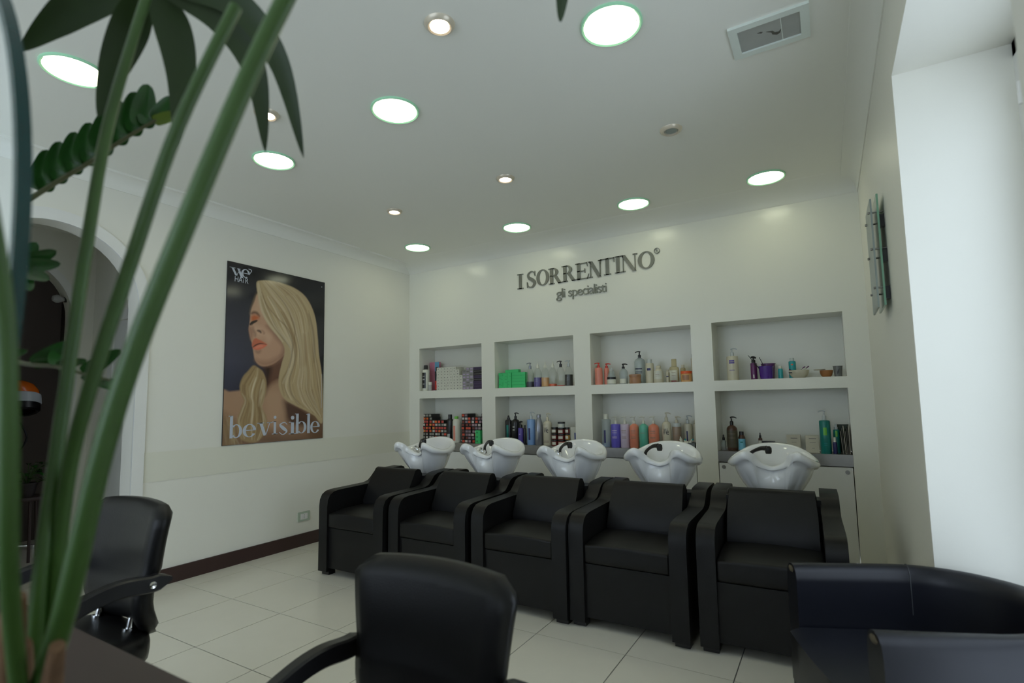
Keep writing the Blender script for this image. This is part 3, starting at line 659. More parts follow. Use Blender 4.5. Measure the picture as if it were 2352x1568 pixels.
def wash_unit():
    t = thing('wash_unit', 'wash unit', 'wash unit')
    for s in (-1, 1):
        bm = bmnew(); add_prism(bm, ARM, s*.238, s*.328, 'x'); bevel_all(bm, .016, 3, 50); obj('arm', bm, M_leather, t, ang=50)
        
        for fy in (.03, .74):
            bm = bmnew(); add_box(bm, s*.245, s*.32, fy, fy+.06, 0, .034); obj('foot', bm, M_blackpl, t)
    bm = bmnew(); add_box(bm, -.240, .240, .022, .84, .055, .345); bevel_all(bm, .012, 2); obj('base', bm, M_leather, t)
    bm = bmnew(); add_box(bm, -.236, .236, .008, .56, .350, .468)
    bmesh.ops.subdivide_edges(bm, edges=bm.edges[:], cuts=3, use_grid_fill=True)
    for v in bm.verts:
        if v.co.z > .46: v.co.z += .010*(1-(v.co.x/.236)**2)-.02*max(0, 1-(v.co.y/.12))**2
    bevel_all(bm, .014, 3, 50); obj('seat', bm, M_leather, t, ang=60)
    bm = bmnew(); prof = [(.345, .44), (.338, .50), (.395, .62), (.455, .712), (.470, .735), (.495, .745), (.525, .738), (.540, .70), (.540, .44)]
    add_prism(bm, prof, -.222, .222, 'x')
    for v in bm.verts:
        if v.co.z > .705: v.co.x *= .97
    bevel_all(bm, .020, 3, 48); obj('backrest', bm, M_leather, t, ang=60)
    bm = bmnew(); add_box(bm, -.242, .242, .535, .66, .34, .690); bevel_all(bm, .012, 2); obj('back_shell', bm, M_leather, t)
    bm = bmnew(); add_lathe(bm, [(0, 0), (.17, 0), (.17, .02), (.15, .05), (.11, .52), (.115, .655), (0, .655)], (0, .872), 28, sy=.7); obj('pedestal', bm, M_blackpl, t)
    b = basin_mesh(); bz = obj('basin', b, M_ceramic, t, ang=70); bz.location = (0, .838, -.0)
    # tap: chrome mixer + black spray hose with head
    bm = bmnew(); add_lathe(bm, [(0, .835), (.028, .835), (.032, .852), (.025, .868), (.012, .873), (0, .873)], (-.150, .065), 18); tp = obj('tap', bm, M_chrome, bz)
    bm = bmnew(); add_tube(bm, catmull([(-.150, .065, .868), (-.146, .04, .882), (-.138, .015, .880)], 5), .006, 8); obj('tap_lever', bm, M_chrome, tp)
    bm = bmnew(); hp = catmull([(-.150, .12, .82), (-.148, .10, .875), (-.115, .07, .910), (-.065, .03, .935), (-.030, .012, .938)], 6); add_tube(bm, hp, lambda s: .011+.006*max(0, s-.6)/.4, 12)
    add_lathe(bm, [(0, .905), (.016, .906), (.020, .920), (.019, .942), (.010, .952), (0, .953)], (-.020, .008), 14); obj('sprayer', bm, M_blackpl, bz)
    bm = bmnew(); add_lathe(bm, [(0, .9035), (.013, .904), (.014, .907)], (-.020, .008), 14); obj('spray_face', bm, M_chrome, bz)
    return t
ULAB = ['black wash chair with white basin beside the poster wall', 'second black wash chair from the poster wall, with white basin', 'middle black wash chair with white basin, third in the row', 'fourth black wash chair from the poster wall, black hose across its basin', 'black wash chair with white basin at the end by the right wall']
U0 = wash_unit()
UC = [1.135, 1.815, 2.498, 3.160, 3.860]; UY = [-1.895, -1.865, -1.838, -1.815, -1.785]
for i in range(5):
    o = U0 if i == 0 else dup_tree(U0)
    o.location = (UC[i], UY[i], 0); o['label'] = ULAB[i]; o['group'] = 'wash units along the back wall'
    if i == 4: o.rotation_euler.z = math.radians(2.0)

# ------------------------------------------------------------------ styling chairs (face -y)
def styling_chair(label, loc, lift, rotz=0.):
    t = thing('styling_chair', label, 'chair', loc, rotz, 'styling chairs at the mirror desk'); L = lift
    # backrest: curved padded panel
    bm = bmnew(); NX_, NZ_ = 14, 16; zs = 0
    def sideprof(s):      # y offset of panel centre, s 0 bottom..1 top
        return .205+.028*(1-s)**2*2.0-.055*math.sin(min(1, s/.42)*PI)*0+.085*max(0, s-.22)**1.15+(-.055*math.sin(PI*min(1, s/.5))*.35)
    front, back = [], []
    for j in range(NZ_+1):
        s = j/NZ_; hw = .205+.058*min(1, s*1.15)
        if s > .86: hw -= .050*((s-.86)/.14)**2.8
        if s < .16: hw -= .045*((.16-s)/.16)**2
        rf, rb = [], []
        for i in range(NX_+1):
            x = (i/NX_*2-1)*hw; u = abs(x/hw); e = min(1., (1-u)/.12); edge = math.sqrt(max(0, 1-(1-e)**2))
            ez = min(1., min(s, 1-s)/.05); ed = math.sqrt(max(0, 1-(1-ez)**2)); th = max(.013, .032*edge*ed)
            zz = .485+.435*s-(.012*(x/.25)**2 if s > .9 else 0)+(-.045*(x/.25)**2*(1-s)**3)*-1*-1
            y = sideprof(s)+.030*(x/.25)**2*-1+.015
            rf.append(bm.verts.new((x, y-th, zz))); rb.append(bm.verts.new((x, y+th, zz)))
        front.append(rf); back.append(rb)
    for j in range(NZ_):
        for i in range(NX_):
            bm.faces.new((front[j][i], front[j][i+1], front[j+1][i+1], front[j+1][i])); bm.faces.new((back[j][i], back[j+1][i], back[j+1][i+1], back[j][i+1]))
    for j in range(NZ_):
        for i, q in ((0, 0), (NX_, 0)): bm.faces.new((front[j][i], front[j+1][i], back[j+1][i], back[j][i]))
    for i in range(NX_):
        for j in (0, NZ_): bm.faces.new((front[j][i], front[j][i+1], back[j][i+1], back[j][i]))
    for v in bm.verts: v.co.z += L
    obj('backrest', bm, M_leather, t, ang=75)
    # seat
    bm = bmnew(); out = []
    for k in range(40):
        a = 2*PI*k/40; c, s = math.cos(a), math.sin(a); e = .62
        out.append((.252*abs(c)**e*(1 if c >= 0 else -1), -.005+.285*abs(s)**e*(1 if s >= 0 else -1)))
    layers = [(.93, .385), (.99, .395), (1.0, .42), (1.0, .445), (.985, .468), (.94, .482), (.80, .490), (.4, .494)]
    rr = [[bm.verts.new((x*k, (y+.005)*k-.005, z+L)) for x, y in out] for k, z in layers]
    for a, b in zip(rr, rr[1:]):
        for i in range(40): bm.faces.new((a[i], a[(i+1) % 40], b[(i+1) % 40], b[i]))
    bm.faces.new(rr[0][::-1]); bm.faces.new(rr[-1]); obj('seat', bm, M_leather, t, ang=60)
    for s in (-1, 1):
        # curved arm: bolted to the backrest edge, arching forward and down to the seat side
        path = catmull([(s*.262, .262, .674), (s*.262, .20, .668), (s*.264, .11, .676), (s*.268, .02, .660), (s*.272, -.10, .612), (s*.272, -.20, .530), (s*.268, -.235, .46), (s*.255, -.215, .41)], 6)
        bm = bmnew(); n = len(path); rings = []
        for i, p in enumerate(path):
            tt = (path[min(i+1, n-1)]-path[max(i-1, 0)]).normalized(); nn = Vector((1, 0, 0)); q = tt.cross(nn).normalized(); f = i/(n-1)
            hh = .006+.022*min(1, f/.10) if f < .1 else .028-.006*f; ww = .021
            cs = [(-ww, -hh*.8), (-ww*.7, -hh), (ww*.7, -hh), (ww, -hh*.8), (ww, hh*.8), (ww*.7, hh), (-ww*.7, hh), (-ww, hh*.8)]
            rings.append([bm.verts.new(p+nn*a+q*b+Vector((0, 0, L))) for a, b in cs])
        for a, b in zip(rings, rings[1:]):
            for k in range(8): bm.faces.new((a[k], a[(k+1) % 8], b[(k+1) % 8], b[k]))
        bm.faces.new(rings[0][::-1]); bm.faces.new(rings[-1]); ar_ = obj('armrest', bm, M_blackpl, t, ang=35)
        bm = bmnew(); add_lathe(bm, [(0, 0), (.0045, 0), (.0045, .002), (.011, .004), (.012, .002), (.012, -.004), (0, -.004)], n=16)
        for v in bm.verts: v.co = Vector((s*(.284+v.co.z), .200+v.co.x, .668+L+v.co.y))
        obj('bolt', bm, M_chrome, ar_)
        bm = bmnew(); add_tube(bm, [(s*.12, .205, .47+L), (s*.12, .215, .53+L)], .012, 10); add_tube(bm, [(s*.12, .205, .486+L), (s*.12, .207, .496+L)], .019, 12); obj('back_post', bm, M_chrome, t)
    bm = bmnew(); add_lathe(bm, [(0, .33), (.10, .34), (.10, .388), (0, .388)], n=20); add_lathe(bm, [(.038, .05), (.038, .20), (.028, .205), (.028, .34)], n=20)
    for v in bm.verts:
        if v.co.z > .3: v.co.z += L
    obj('column', bm, M_chrome, t)
    bm = bmnew(); add_lathe(bm, [(0, 0), (.26, 0), (.265, .008), (.25, .016), (.06, .05), (0, .05)], n=40); obj('base', bm, M_chrome, t)
    return t
styling_chair('black styling chair in front of the poster wall, bolt showing on its armrest', (1.895, -3.87, 0), -.003)
styling_chair('black styling chair standing before the row of wash chairs', (3.225, -3.735, 0), -.086)

# ------------------------------------------------------------------ tub chair in the door recess (faces -x)
t = thing('tub_chair', 'black leather tub chair with worn arm ends in the door recess', 'armchair', (4.385, -2.557, 0), math.radians(22))
path = [(-.30, .285), (-.2, .288), (-.1, .29), (0, .29)]+[(.29*math.sin(a), .29*math.cos(a)) for a in [PI*k/24 for k in range(1, 24)]]+[(0, -.29), (-.1, -.29), (-.2, -.288), (-.30, -.285)]
prof = [(-.032, .10), (.036, .10), (.043, .13), (.046, .60), (.040, .632), (.022, .650), (0, .656), (-.022, .650), (-.036, .632), (-.040, .60), (-.038, .40), (-.034, .13)]
bm = bmnew(); rings = []; n = len(path)
for i, p in enumerate(path):
    a, b = path[max(i-1, 0)], path[min(i+1, n-1)]; tx, ty = b[0]-a[0], b[1]-a[1]; l = math.hypot(tx, ty); nx, ny = -ty/l, tx/l   # outward
    f = i/(n-1); rise = .012*math.sin(PI*f)
    rings.append([bm.verts.new((p[0]+nx*o, p[1]+ny*o, z+(rise if z > .5 else 0))) for o, z in prof])
for a, b in zip(rings, rings[1:]):
    for k in range(len(prof)): bm.faces.new((a[k], a[(k+1) % len(prof)], b[(k+1) % len(prof)], b[k]))
bm.faces.new(rings[0][::-1]); bm.faces.new(rings[-1])
bevel_all(bm, .010, 2, 60); shell = obj('shell', bm, M_leather2, t, ang=50)
bm = bmnew(); out = [(-.345, -.20), (-.352, -.1), (-.355, 0), (-.352, .1), (-.345, .20), (-.30, .235), (0, .245)]+[(.245*math.sin(PI*k/14), .245*math.cos(PI*k/14)) for k in range(1, 14)]+[(0, -.245), (-.30, -.235)]
add_prism(bm, out, .30, .452, 'z'); bevel_all(bm, .018, 3, 40); obj('seat', bm, M_leather2, t, ang=50)
bm = bmnew(); add_prism(bm, [(x*.97 if x < 0 else x, y*.97) for x, y in out], .10, .298, 'z'); bevel_all(bm, .008, 2, 40); obj('seat_base', bm, M_leather2, t, ang=50)
M_seam = mat('pale_stitching', hx(70, 72, 76), .6)
bm = bmnew(); ii = 9
for k in (4,):
    pass
for i in (5,):
    p = rings_p = path[i]; a, b = path[i-1], path[i+1]; l = math.hypot(b[0]-a[0], b[1]-a[1]); nx, ny = -(b[1]-a[1])/l, (b[0]-a[0])/l
    add_tube(bm, [(p[0]+nx*o, p[1]+ny*o, z+.006) for o, z in [(.047, .5), (.0465, .60), (.0405, .633), (.022, .651), (0, .657), (-.022, .651), (-.0365, .633), (-.0408, .60), (-.0402, .5)]], .0012, 5)
obj('seam', bm, M_seam, shell)
M_wear = mat('worn_foam_patch', hx(78, 70, 54), .8, var=.5, scale=60)
for s in (-1, 1):
    bm = bmnew(); bmesh.ops.create_icosphere(bm, subdivisions=3, radius=1)
    rr = random.Random(5)
    for v in bm.verts: v.co = Vector((-.301+v.co.x*.0055, s*.285+v.co.y*.020+s*.002, .636+v.co.z*.011+rr.uniform(-.001, .001)))
    obj('worn_patch', bm, M_wear, shell)
for x, y in ((-.24, .2), (-.24, -.2), (.2, .14), (.2, -.14)):
    bm = bmnew(); add_lathe(bm, [(0, 0), (.016, 0), (.018, .10), (0, .10)], (x, y), 14); obj('leg', bm, M_chrome, t)

# ------------------------------------------------------------------ mirror desk
t = thing('mirror_desk', 'brown laminate styling desk under the potted plants', 'desk', (2.9, -4.43, 0))
bm = bmnew(); add_box(bm, -.95, .85, -.36, .388, .722, .75); bevel_all(bm, .002, 1); obj('top', bm, M_desk, t)
for x in (-.85, .72):
    bm = bmnew(); add_box(bm, x, x+.04, -.30, .20, .0, .724); bevel_all(bm, .002, 1); obj('side_panel', bm, M_desk, t)
bm = bmnew(); add_box(bm, -.82, .73, -.02, .0, .25, .724); obj('back_panel', bm, M_desk, t)
t = thing('round_mirror', 'large round standing mirror with a thick teal glass edge', 'mirror', (3.02, -4.42, .75))
def vdisc(bm, r, y0, y1, zc, n=96):
    add_prism(bm, [(r*math.cos(2*PI*k/n), zc+r*math.sin(2*PI*k/n)) for k in range(n)], y0, y1, 'y')
bm = bmnew(); vdisc(bm, .481, -.006, .006, .66); obj('glass_edge', bm, M_glassedge, t)
for y0, y1 in ((-.0068, -.0058), (.0058, .0068)):
    bm = bmnew(); vdisc(bm, .474, y0, y1, .66); obj('mirror_face', bm, M_mirror, t)
bm = bmnew(); add_box(bm, -.22, .22, -.06, .06, 0, .018); add_box(bm, -.10, .10, -.022, -.0075, 0, .24); add_box(bm, -.10, .10, .0075, .022, 0, .24); bevel_all(bm, .003, 1); obj('stand', bm, M_steel, t)

# ------------------------------------------------------------------ hood dryer, bulb in the taupe room
t = thing('hood_dryer', 'standing hood hair dryer with an orange dome and grey rim', 'hair dryer', (-1.95, -2.90, 0))
M_or = mat('orange_dome', hx(200, 96, 24), .2, var=.08)
def lathe_tilt(prof, n=32, tilt=-.25, zc=1.33):
    b = bmnew(); add_lathe(b, prof, n=n)
    for v in b.verts: v.co = Matrix.Rotation(tilt, 3, 'Y') @ v.co+Vector((0, 0, zc))
    return b
obj('dome', lathe_tilt([(.168, .055), (.160, .10), (.135, .145), (.09, .178), (.04, .192), (0, .195)]), M_or, t)
obj('rim', lathe_tilt([(.168, .058), (.176, .05), (.178, -.02), (.172, -.03), (.160, -.028), (.164, .05), (.168, .058)]), mat('grey_hood_rim', hx(170, 176, 180), .3), t)
obj('lower_ring', lathe_tilt([(.170, -.026), (.166, -.085), (.150, -.10), (.136, -.09), (.140, -.03), (.17, -.026)]), M_blackpl, t)
obj('inner_shell', lathe_tilt([(.145, -.028), (.150, .05), (.12, .12), (.06, .16), (0, .165)]), mat('amber_inner_shell', hx(170, 100, 30), .3), t)
bm = bmnew(); add_tube(bm, catmull([(-.17, 0, 1.36), (-.26, 0, 1.35), (-.28, 0, 1.25), (-.28, 0, .05)], 6), .018, 12); obj('pole', bm, M_chrome, t)
bm = bmnew(); add_box(bm, -.30, .02, -.02, .02, 1.14, 1.16); obj('handle', bm, mat('grey_hood_rim', (1, 1, 1)), t)
bm = bmnew(); add_tube(bm, catmull([(-.05, .06, 1.15), (.02, .09, 1.02), (-.02, .05, .90), (-.12, 0, .86), (-.27, 0, .9)], 8), .007, 8); obj('cable', bm, M_blackpl, t)
bm = bmnew()
for k in range(5):
    a = 2*PI*k/5; add_tube(bm, [(-.28, 0, .06), (-.28+.26*math.cos(a), .26*math.sin(a), .03)], .014, 8)
    add_lathe(bm, [(0, 0), (.022, .005), (.022, .04), (0, .045)], (-.28+.26*math.cos(a), .26*math.sin(a)), 10)
obj('base', bm, M_chrome, t)
t = thing('bulb_lamp', 'bare bulb lamp fixed to the inner arch', 'lamp', (-1.36, -2.757, 2.19))
bm = bmnew(); add_tube(bm, [(0, .002, 0), (0, -.035, 0)], .022, 14); obj('holder', bm, M_blackpl, t)
bm = bmnew(); add_lathe(bm, [(0, -.12), (.022, -.112), (.034, -.09), (.034, -.075), (.020, -.045), (.014, -.030)], n=18)
for v in bm.verts: v.co = Vector((v.co.x, v.co.z, v.co.y))
obj('bulb', bm, clear('bulb_glass', (.9, .9, .9), solid=.35, scol=(.8, .8, .8)), t)
# ------------------------------------------------------------------ plants
M_stalk = mat('green_stalk', hx(56, 86, 34), .40, var=.35, scale=7)
M_sheath = mat('dry_leaf_sheath', hx(112, 84, 58), .8, var=.35, scale=18, bump=.3, bscale=60)
M_palm = mat('palm_leaf', hx(34, 56, 16), .5, var=.35, scale=9)
M_zz = mat('zz_leaf', hx(40, 82, 34), .22, var=.3, scale=20)
M_pot = mat('dark_pot', hx(50, 44, 42), .5, var=.1)
M_soil = mat('potting_soil', hx(48, 36, 28), .95, var=.4, scale=60, bump=.6, bscale=80)
def blade(bm, spine, width, side=None, fold=.25, sub=8, wf=None, thick=.0006):
    """leaf blade along spine; width profile wf(t) in 0..1"""
    P = catmull(spine, sub); n = len(P); wf = wf or (lambda t: math.sin(PI*min(1, t*.93+.05))**.8)
    rows = []
    for i, p in enumerate(P):
        t = (P[min(i+1, n-1)]-P[max(i-1, 0)]).normalized(); s = side if side else t.cross(Vector((0, 0, 1)))
        s = (s-t*s.dot(t)).normalized(); q = t.cross(s).normalized(); w = width*wf(i/(n-1))/2+.0004
        rows.append([bm.verts.new(p+s*(w*k)+q*(abs(k)*w*fold)) for k in (-1, -.55, 0, .55, 1)]+[bm.verts.new(p+s*(w*k)+q*(abs(k)*w*fold-thick)) for k in (1, .55, 0, -.55, -1)])
    m = len(rows[0])
    for a, b in zip(rows, rows[1:]):
        for k in range(m): bm.faces.new((a[k], a[(k+1) % m], b[(k+1) % m], b[k]))
    bm.faces.new(rows[0][::-1]); bm.faces.new(rows[-1])
def pot(t, cx, cy, z0, r, h):
    b = bmnew(); add_lathe(b, [(0, z0), (r*.74, z0), (r*.78, z0+.01), (r*.97, z0+h-.02), (r*1.03, z0+h-.018), (r*1.03, z0+h), (r*.93, z0+h), (r*.90, z0+h-.03), (0, z0+h-.03)], (cx, cy), 32); obj('pot', b, M_pot, t)
    b = bmnew(); add_lathe(b, [(r*.905, z0+h-.022), (r*.5, z0+h-.014), (0, z0+h-.012)], (cx, cy), 24); obj('soil', b, M_soil, t)
palm = thing('potted_palm', 'potted palm with long green stalks and a drooping leaf fan on the desk', 'plant')
pot(palm, 3.325, -4.325, .75, .082, .125)
S1PATH = [(3.340, -4.345, .855), (3.366, -4.359, .936), (3.473, -4.404, 1.083), (3.549, -4.433, 1.23), (3.578, -4.45, 1.338), (3.585, -4.468, 1.43)]
PALM_STALKS = [
 (S1PATH, .0075, M_stalk),
 ([(3.296, -4.327, .855), (3.300, -4.328, .92), (3.343, -4.34, 1.068), (3.368, -4.335, 1.273), (3.365, -4.321, 1.459), (3.333, -4.291, 1.656), (3.300, -4.236, 1.905)], .0072, M_stalk),
 ([(3.281, -4.312, .855), (3.290, -4.313, .92), (3.373, -4.331, 1.154), (3.429, -4.334, 1.271), (3.479, -4.319, 1.419), (3.525, -4.297, 1.577), (3.572, -4.261, 1.73)], .0076, M_stalk),
 ([(3.345, -4.335, .855), (3.355, -4.34, .915), (3.428, -4.344, 1.035), (3.507, -4.349, 1.202), (3.556, -4.343, 1.312), (3.61, -4.325, 1.442), (3.648, -4.294, 1.585), (3.674, -4.266, 1.691), (3.72, -4.229, 1.83)], .0100, M_stalk)]
for P, r, m in PALM_STALKS:
    b = bmnew(); add_tube(b, catmull(P, 6), (lambda s, r=r: r*(1.35-.9*s if s < .35 else 1.035-.1*(s-.35)/.65)), 12); obj('stalk', b, m, palm)
for P, r in (([(3.315, -4.345, .855), (3.335, -4.36, .94), (3.385, -4.375, 1.02), (3.40, -4.378, 1.055)], .020), ([(3.30, -4.345, .855), (3.32, -4.35, .93), (3.36, -4.36, .99)], .024), ([(3.35, -4.33, .855), (3.375, -4.335, .93), (3.43, -4.35, 1.0)], .016)):
    b = bmnew(); add_tube(b, catmull(P, 5), (lambda s, r=r: r*(1-.55*s)), 10); obj('dry_sheath', b, M_sheath, palm)
PL = [([(3.276, -4.236, 1.910), (3.151, -4.264, 1.917), (3.063, -4.28, 1.904), (2.987, -4.299, 1.873)], .052), ([(3.279, -4.234, 1.910), (3.21, -4.224, 1.877), (3.158, -4.226, 1.819), (3.108, -4.225, 1.75)], .052),
      ([(3.288, -4.228, 1.910), (3.268, -4.189, 1.875), (3.244, -4.161, 1.809), (3.199, -4.142, 1.702)], .054), ([(3.293, -4.225, 1.910), (3.324, -4.147, 1.899), (3.344, -4.092, 1.827), (3.324, -4.055, 1.7)], .050),
      ([(3.296, -4.224, 1.910), (3.353, -4.143, 1.916), (3.389, -4.078, 1.835), (3.39, -4.026, 1.685)], .046), ([(3.285, -4.231, 1.915), (3.288, -4.214, 2.0), (3.327, -4.176, 2.081)], .05), ([(3.276, -4.236, 1.915), (3.199, -4.257, 2.011), (3.099, -4.3, 2.073)], .05)]
for P, w in PL:
    d = (Vector(P[-1])-Vector(P[0])).normalized(); v = (Vector(P[1])-CAM).normalized()
    b = bmnew(); blade(b, P, w, side=d.cross(v), fold=.18, wf=lambda t: (.28+.72*math.sin(PI/2*t/.36)) if t < .36 else max(0, 1-((t-.36)/.64)**1.9)); obj('leaflet', b, M_palm, palm, ang=80)
# second palm leaf from the high stalk: only its tip hangs into view
b = bmnew(); add_tube(b, catmull([(3.72, -4.229, 1.83), (3.80, -4.10, 2.05), (3.84, -3.90, 2.14), (3.845, -3.82, 2.12)], 6), .006, 8); obj('stalk', b, M_stalk, palm)
b = bmnew(); blade(b, [(3.845, -3.825, 2.12), (3.808, -3.812, 2.02), (3.787, -3.801, 1.922)], .03, side=Vector((1, .2, 0)), fold=.2); obj('leaflet', b, M_palm, palm, ang=80)
b = bmnew(); blade(b, [(3.845, -3.825, 2.12), (3.92, -3.75, 2.13), (3.97, -3.70, 2.08)], .03, side=Vector((0, .4, 1)), fold=.2); obj('leaflet', b, M_palm, palm, ang=80)

zz = thing('potted_zz_plant', 'potted plant with arching stems of glossy paired leaflets on the desk', 'plant')
pot(zz, 2.30, -4.26, .75, .11, .17)
ZS = {'A': [(2.32, -4.26, .90), (2.36, -4.27, 1.25), (2.506, -4.272, 1.543), (2.643, -4.235, 1.636), (2.732, -4.21, 1.685), (2.818, -4.185, 1.72), (2.898, -4.164, 1.746), (2.976, -4.144, 1.776), (3.033, -4.124, 1.802), (3.065, -4.117, 1.81)],
      'B': [(2.33, -4.25, .90), (2.36, -4.25, 1.15), (2.493, -4.258, 1.334), (2.653, -4.223, 1.365), (2.78, -4.203, 1.345), (2.87, -4.184, 1.336), (2.937, -4.165, 1.32), (3.003, -4.148, 1.306)],
      'C': [(2.31, -4.25, .90), (2.33, -4.25, 1.25), (2.429, -4.253, 1.477), (2.552, -4.221, 1.547), (2.643, -4.203, 1.555), (2.729, -4.198, 1.553)]}
for P in ZS.values():
    b = bmnew(); add_tube(b, catmull(P, 6), lambda s: .0075-.005*s, 8); obj('stem', b, mat('zz_stem', hx(92, 96, 62), .5, var=.2), zz)
def zleaf(base, tip, w, m=M_zz, side=None, fold=.3):
    base, tip = Vector(base), Vector(tip); v = (base-CAM).normalized(); d = (tip-base).normalized()
    mid = (base+tip)/2
    b = bmnew(); blade(b, [base, base.lerp(tip, .12), mid, tip], w, side=side or d.cross(v), fold=fold, sub=6, wf=lambda t: (0.05 if t < .1 else 1.36*max(0, ((t-.1)/.9))**.45*max(0, 1-(t-.1)/.9)**.62)); obj('leaflet', b, m, zz, ang=80)
def along(P, f):
    Q = catmull(P, 10); return Q[min(len(Q)-1, int(f*(len(Q)-1)))]
UPV = Vector((0, 0, 1))
for k, f in enumerate([.50, .555, .61, .665, .72, .775, .83, .885]):
    p = along(ZS['A'], f); q = along(ZS['A'], min(1, f+.04)); d = (q-p).normalized()
    zleaf(p, p+d*.012+UPV*.086, .064)
    zleaf(p+d*.010, p-d*.012+UPV*.098+Vector((0, .012, 0)), .036)
p = along(ZS['A'], .97); zleaf(p, p+Vector((.055, .03, .018)), .030, mat('young_zz_leaf', hx(110, 132, 52), .3)); zleaf(p, p+Vector((.02, .02, .055)), .04)
for k, f in enumerate([.46, .60, .72, .86]):
    p = along(ZS['B'], f)
    zleaf(p, p+Vector((.062, .035, .045)) if k % 2 else p+Vector((-.05, .02, .05)), .044, M_zz); zleaf(p, p+Vector((.05, .03, .012 if k < 3 else -.03)), .03, M_zz)
p = along(ZS['B'], .99); zleaf(p, p+Vector((.025, .015, -.03)), .022)
c = Vector((2.70, -4.20, 1.555))
for dx, dz in ((.03, .052), (.072, .030), (.082, .002), (.062, -.030), (.025, -.052), (-.03, .06), (-.035, -.05)):
    zleaf(c+Vector((dx*.2, 0, dz*.2)), c+Vector((dx*1.15, dx*.45, dz)), .046, M_zz, fold=.22)
# small plant on a stool in the taupe room
st = thing('plant_stool', 'dark plant stool in the taupe room behind the arch', 'stool', (-1.75, -2.84, 0))
b = bmnew(); add_lathe(b, [(0, .50), (.14, .50), (.145, .515), (.14, .53), (0, .53)], n=28); obj('top', b, M_desk, st)
for k in range(3):
    a = 2*PI*k/3; b = bmnew(); add_tube(b, [(.09*math.cos(a), .09*math.sin(a), .505), (.13*math.cos(a), .13*math.sin(a), 0)], .011, 8); obj('leg', b, M_desk, st)
sp = thing('potted_leafy_plant', 'small bushy green potted plant in the taupe room', 'plant', (-1.75, -2.84, .53))
b = bmnew(); add_lathe(b, [(0, 0), (.05, 0), (.068, .10), (.072, .10), (.072, .115), (.06, .115), (.058, .095), (0, .095)], n=24); obj('pot', b, M_pot, sp)
rr = random.Random(11)
for k in range(26):
    a = rr.uniform(0, 2*PI); L = rr.uniform(.06, .16); h = rr.uniform(-.02, .16)
    p0_ = Vector((0, 0, .10)); e = Vector((L*math.cos(a), L*math.sin(a), .12+h)); mid = p0_.lerp(e, .5)+Vector((0, 0, .04))
    b = bmnew(); add_tube(b, catmull([p0_, mid, e], 4), .0025, 5); s_ = obj('stem', b, M_stalk, sp)
    t2 = e+Vector((.075*math.cos(a), .075*math.sin(a), rr.uniform(-.05, .02))); b = bmnew(); blade(b, [e, e.lerp(t2, .5)+Vector((0, 0, .008)), t2], rr.uniform(.03, .048), side=Vector((-math.sin(a), math.cos(a), 0)), fold=.2, sub=5); obj('leaf', b, M_zz, sp, ang=80)
# ------------------------------------------------------------------ products in the niches
SU, SL = 1.403, .827
def pm(name, c, rough=.32, **k): return mat(name, hx(*c), rough, var=.04, scale=12, **k)
PC = {'white': (214, 214, 200), 'cream': (206, 200, 178), 'black': (26, 26, 28), 'coral': (226, 138, 110), 'lilac': (200, 186, 206), 'purple': (104, 96, 196), 'teal': (96, 182, 158),
      'pink': (228, 142, 122), 'red': (206, 62, 48), 'silver': (150, 152, 160), 'ltblue': (128, 164, 212), 'taupe': (150, 130, 112), 'darkteal': (12, 118, 112), 'aqua': (40, 158, 164), 'plum': (98, 42, 96),
      'navy': (34, 34, 92), 'olive': (78, 72, 56), 'amber': (74, 46, 32), 'bronze': (168, 124, 92), 'peach': (222, 172, 112), 'orange': (226, 92, 40), 'green': (104, 182, 60), 'grey': (168, 168, 164), 'violet': (82, 66, 150),
      'skyblue': (120, 190, 214), 'clearwhite': (190, 196, 196), 'gold': (176, 132, 60), 'ink': (30, 34, 60), 'wine': (110, 34, 34)}
def PM(k): return pm('product_'+k, PC[k], .3, metal=.6 if k == 'silver' else 0)
def clr(k, tint, solid, sc): return MATS.get(k) or clear(k, tint, solid=solid, scol=sc)
M_clearb = clr('clear_bottle', (.95, .96, .95), .05, (.8, .85, .82)); M_clearg = clr('clear_grey_bottle', (.84, .88, .88), .35, (.62, .68, .68)); M_clearw = clr('clear_amber_bottle', (.86, .80, .62), .25, (.72, .66, .45))
def arc_label(bm, r, z0, z1, a0=-150, a1=-30, n=10, sy=1., mi=0):
    v = [[bm.verts.new((r*math.cos(math.radians(a0+(a1-a0)*i/n)), r*sy*math.sin(math.radians(a0+(a1-a0)*i/n)), z)) for i in range(n+1)] for z in (z0, z1)]
    for i in range(n): bm.faces.new((v[0][i], v[0][i+1], v[1][i+1], v[1][i])).material_index = mi
def pump_head(par, zt, z1, m, d=1, r=.014):
    """collar, stem and nozzle; the nozzle points along +-x"""
    b = bmnew(); h = z1-zt
    add_lathe(b, [(0, zt-.004), (r, zt-.004), (r, zt+h*.42), (r*.55, zt+h*.5), (r*.42, zt+h*.52), (r*.42, zt+h*.8), (0, zt+h*.8)], n=14)
    p = obj('pump', b, m, par)
    b = bmnew(); add_tube(b, catmull([(-d*.010, 0, z1-h*.13), (d*.006, 0, z1-h*.06), (d*.026, 0, z1-h*.09), (d*.040, 0, z1-h*.20)], 4), lambda s: .0068-.003*s, 8); obj('nozzle', b, m, p)
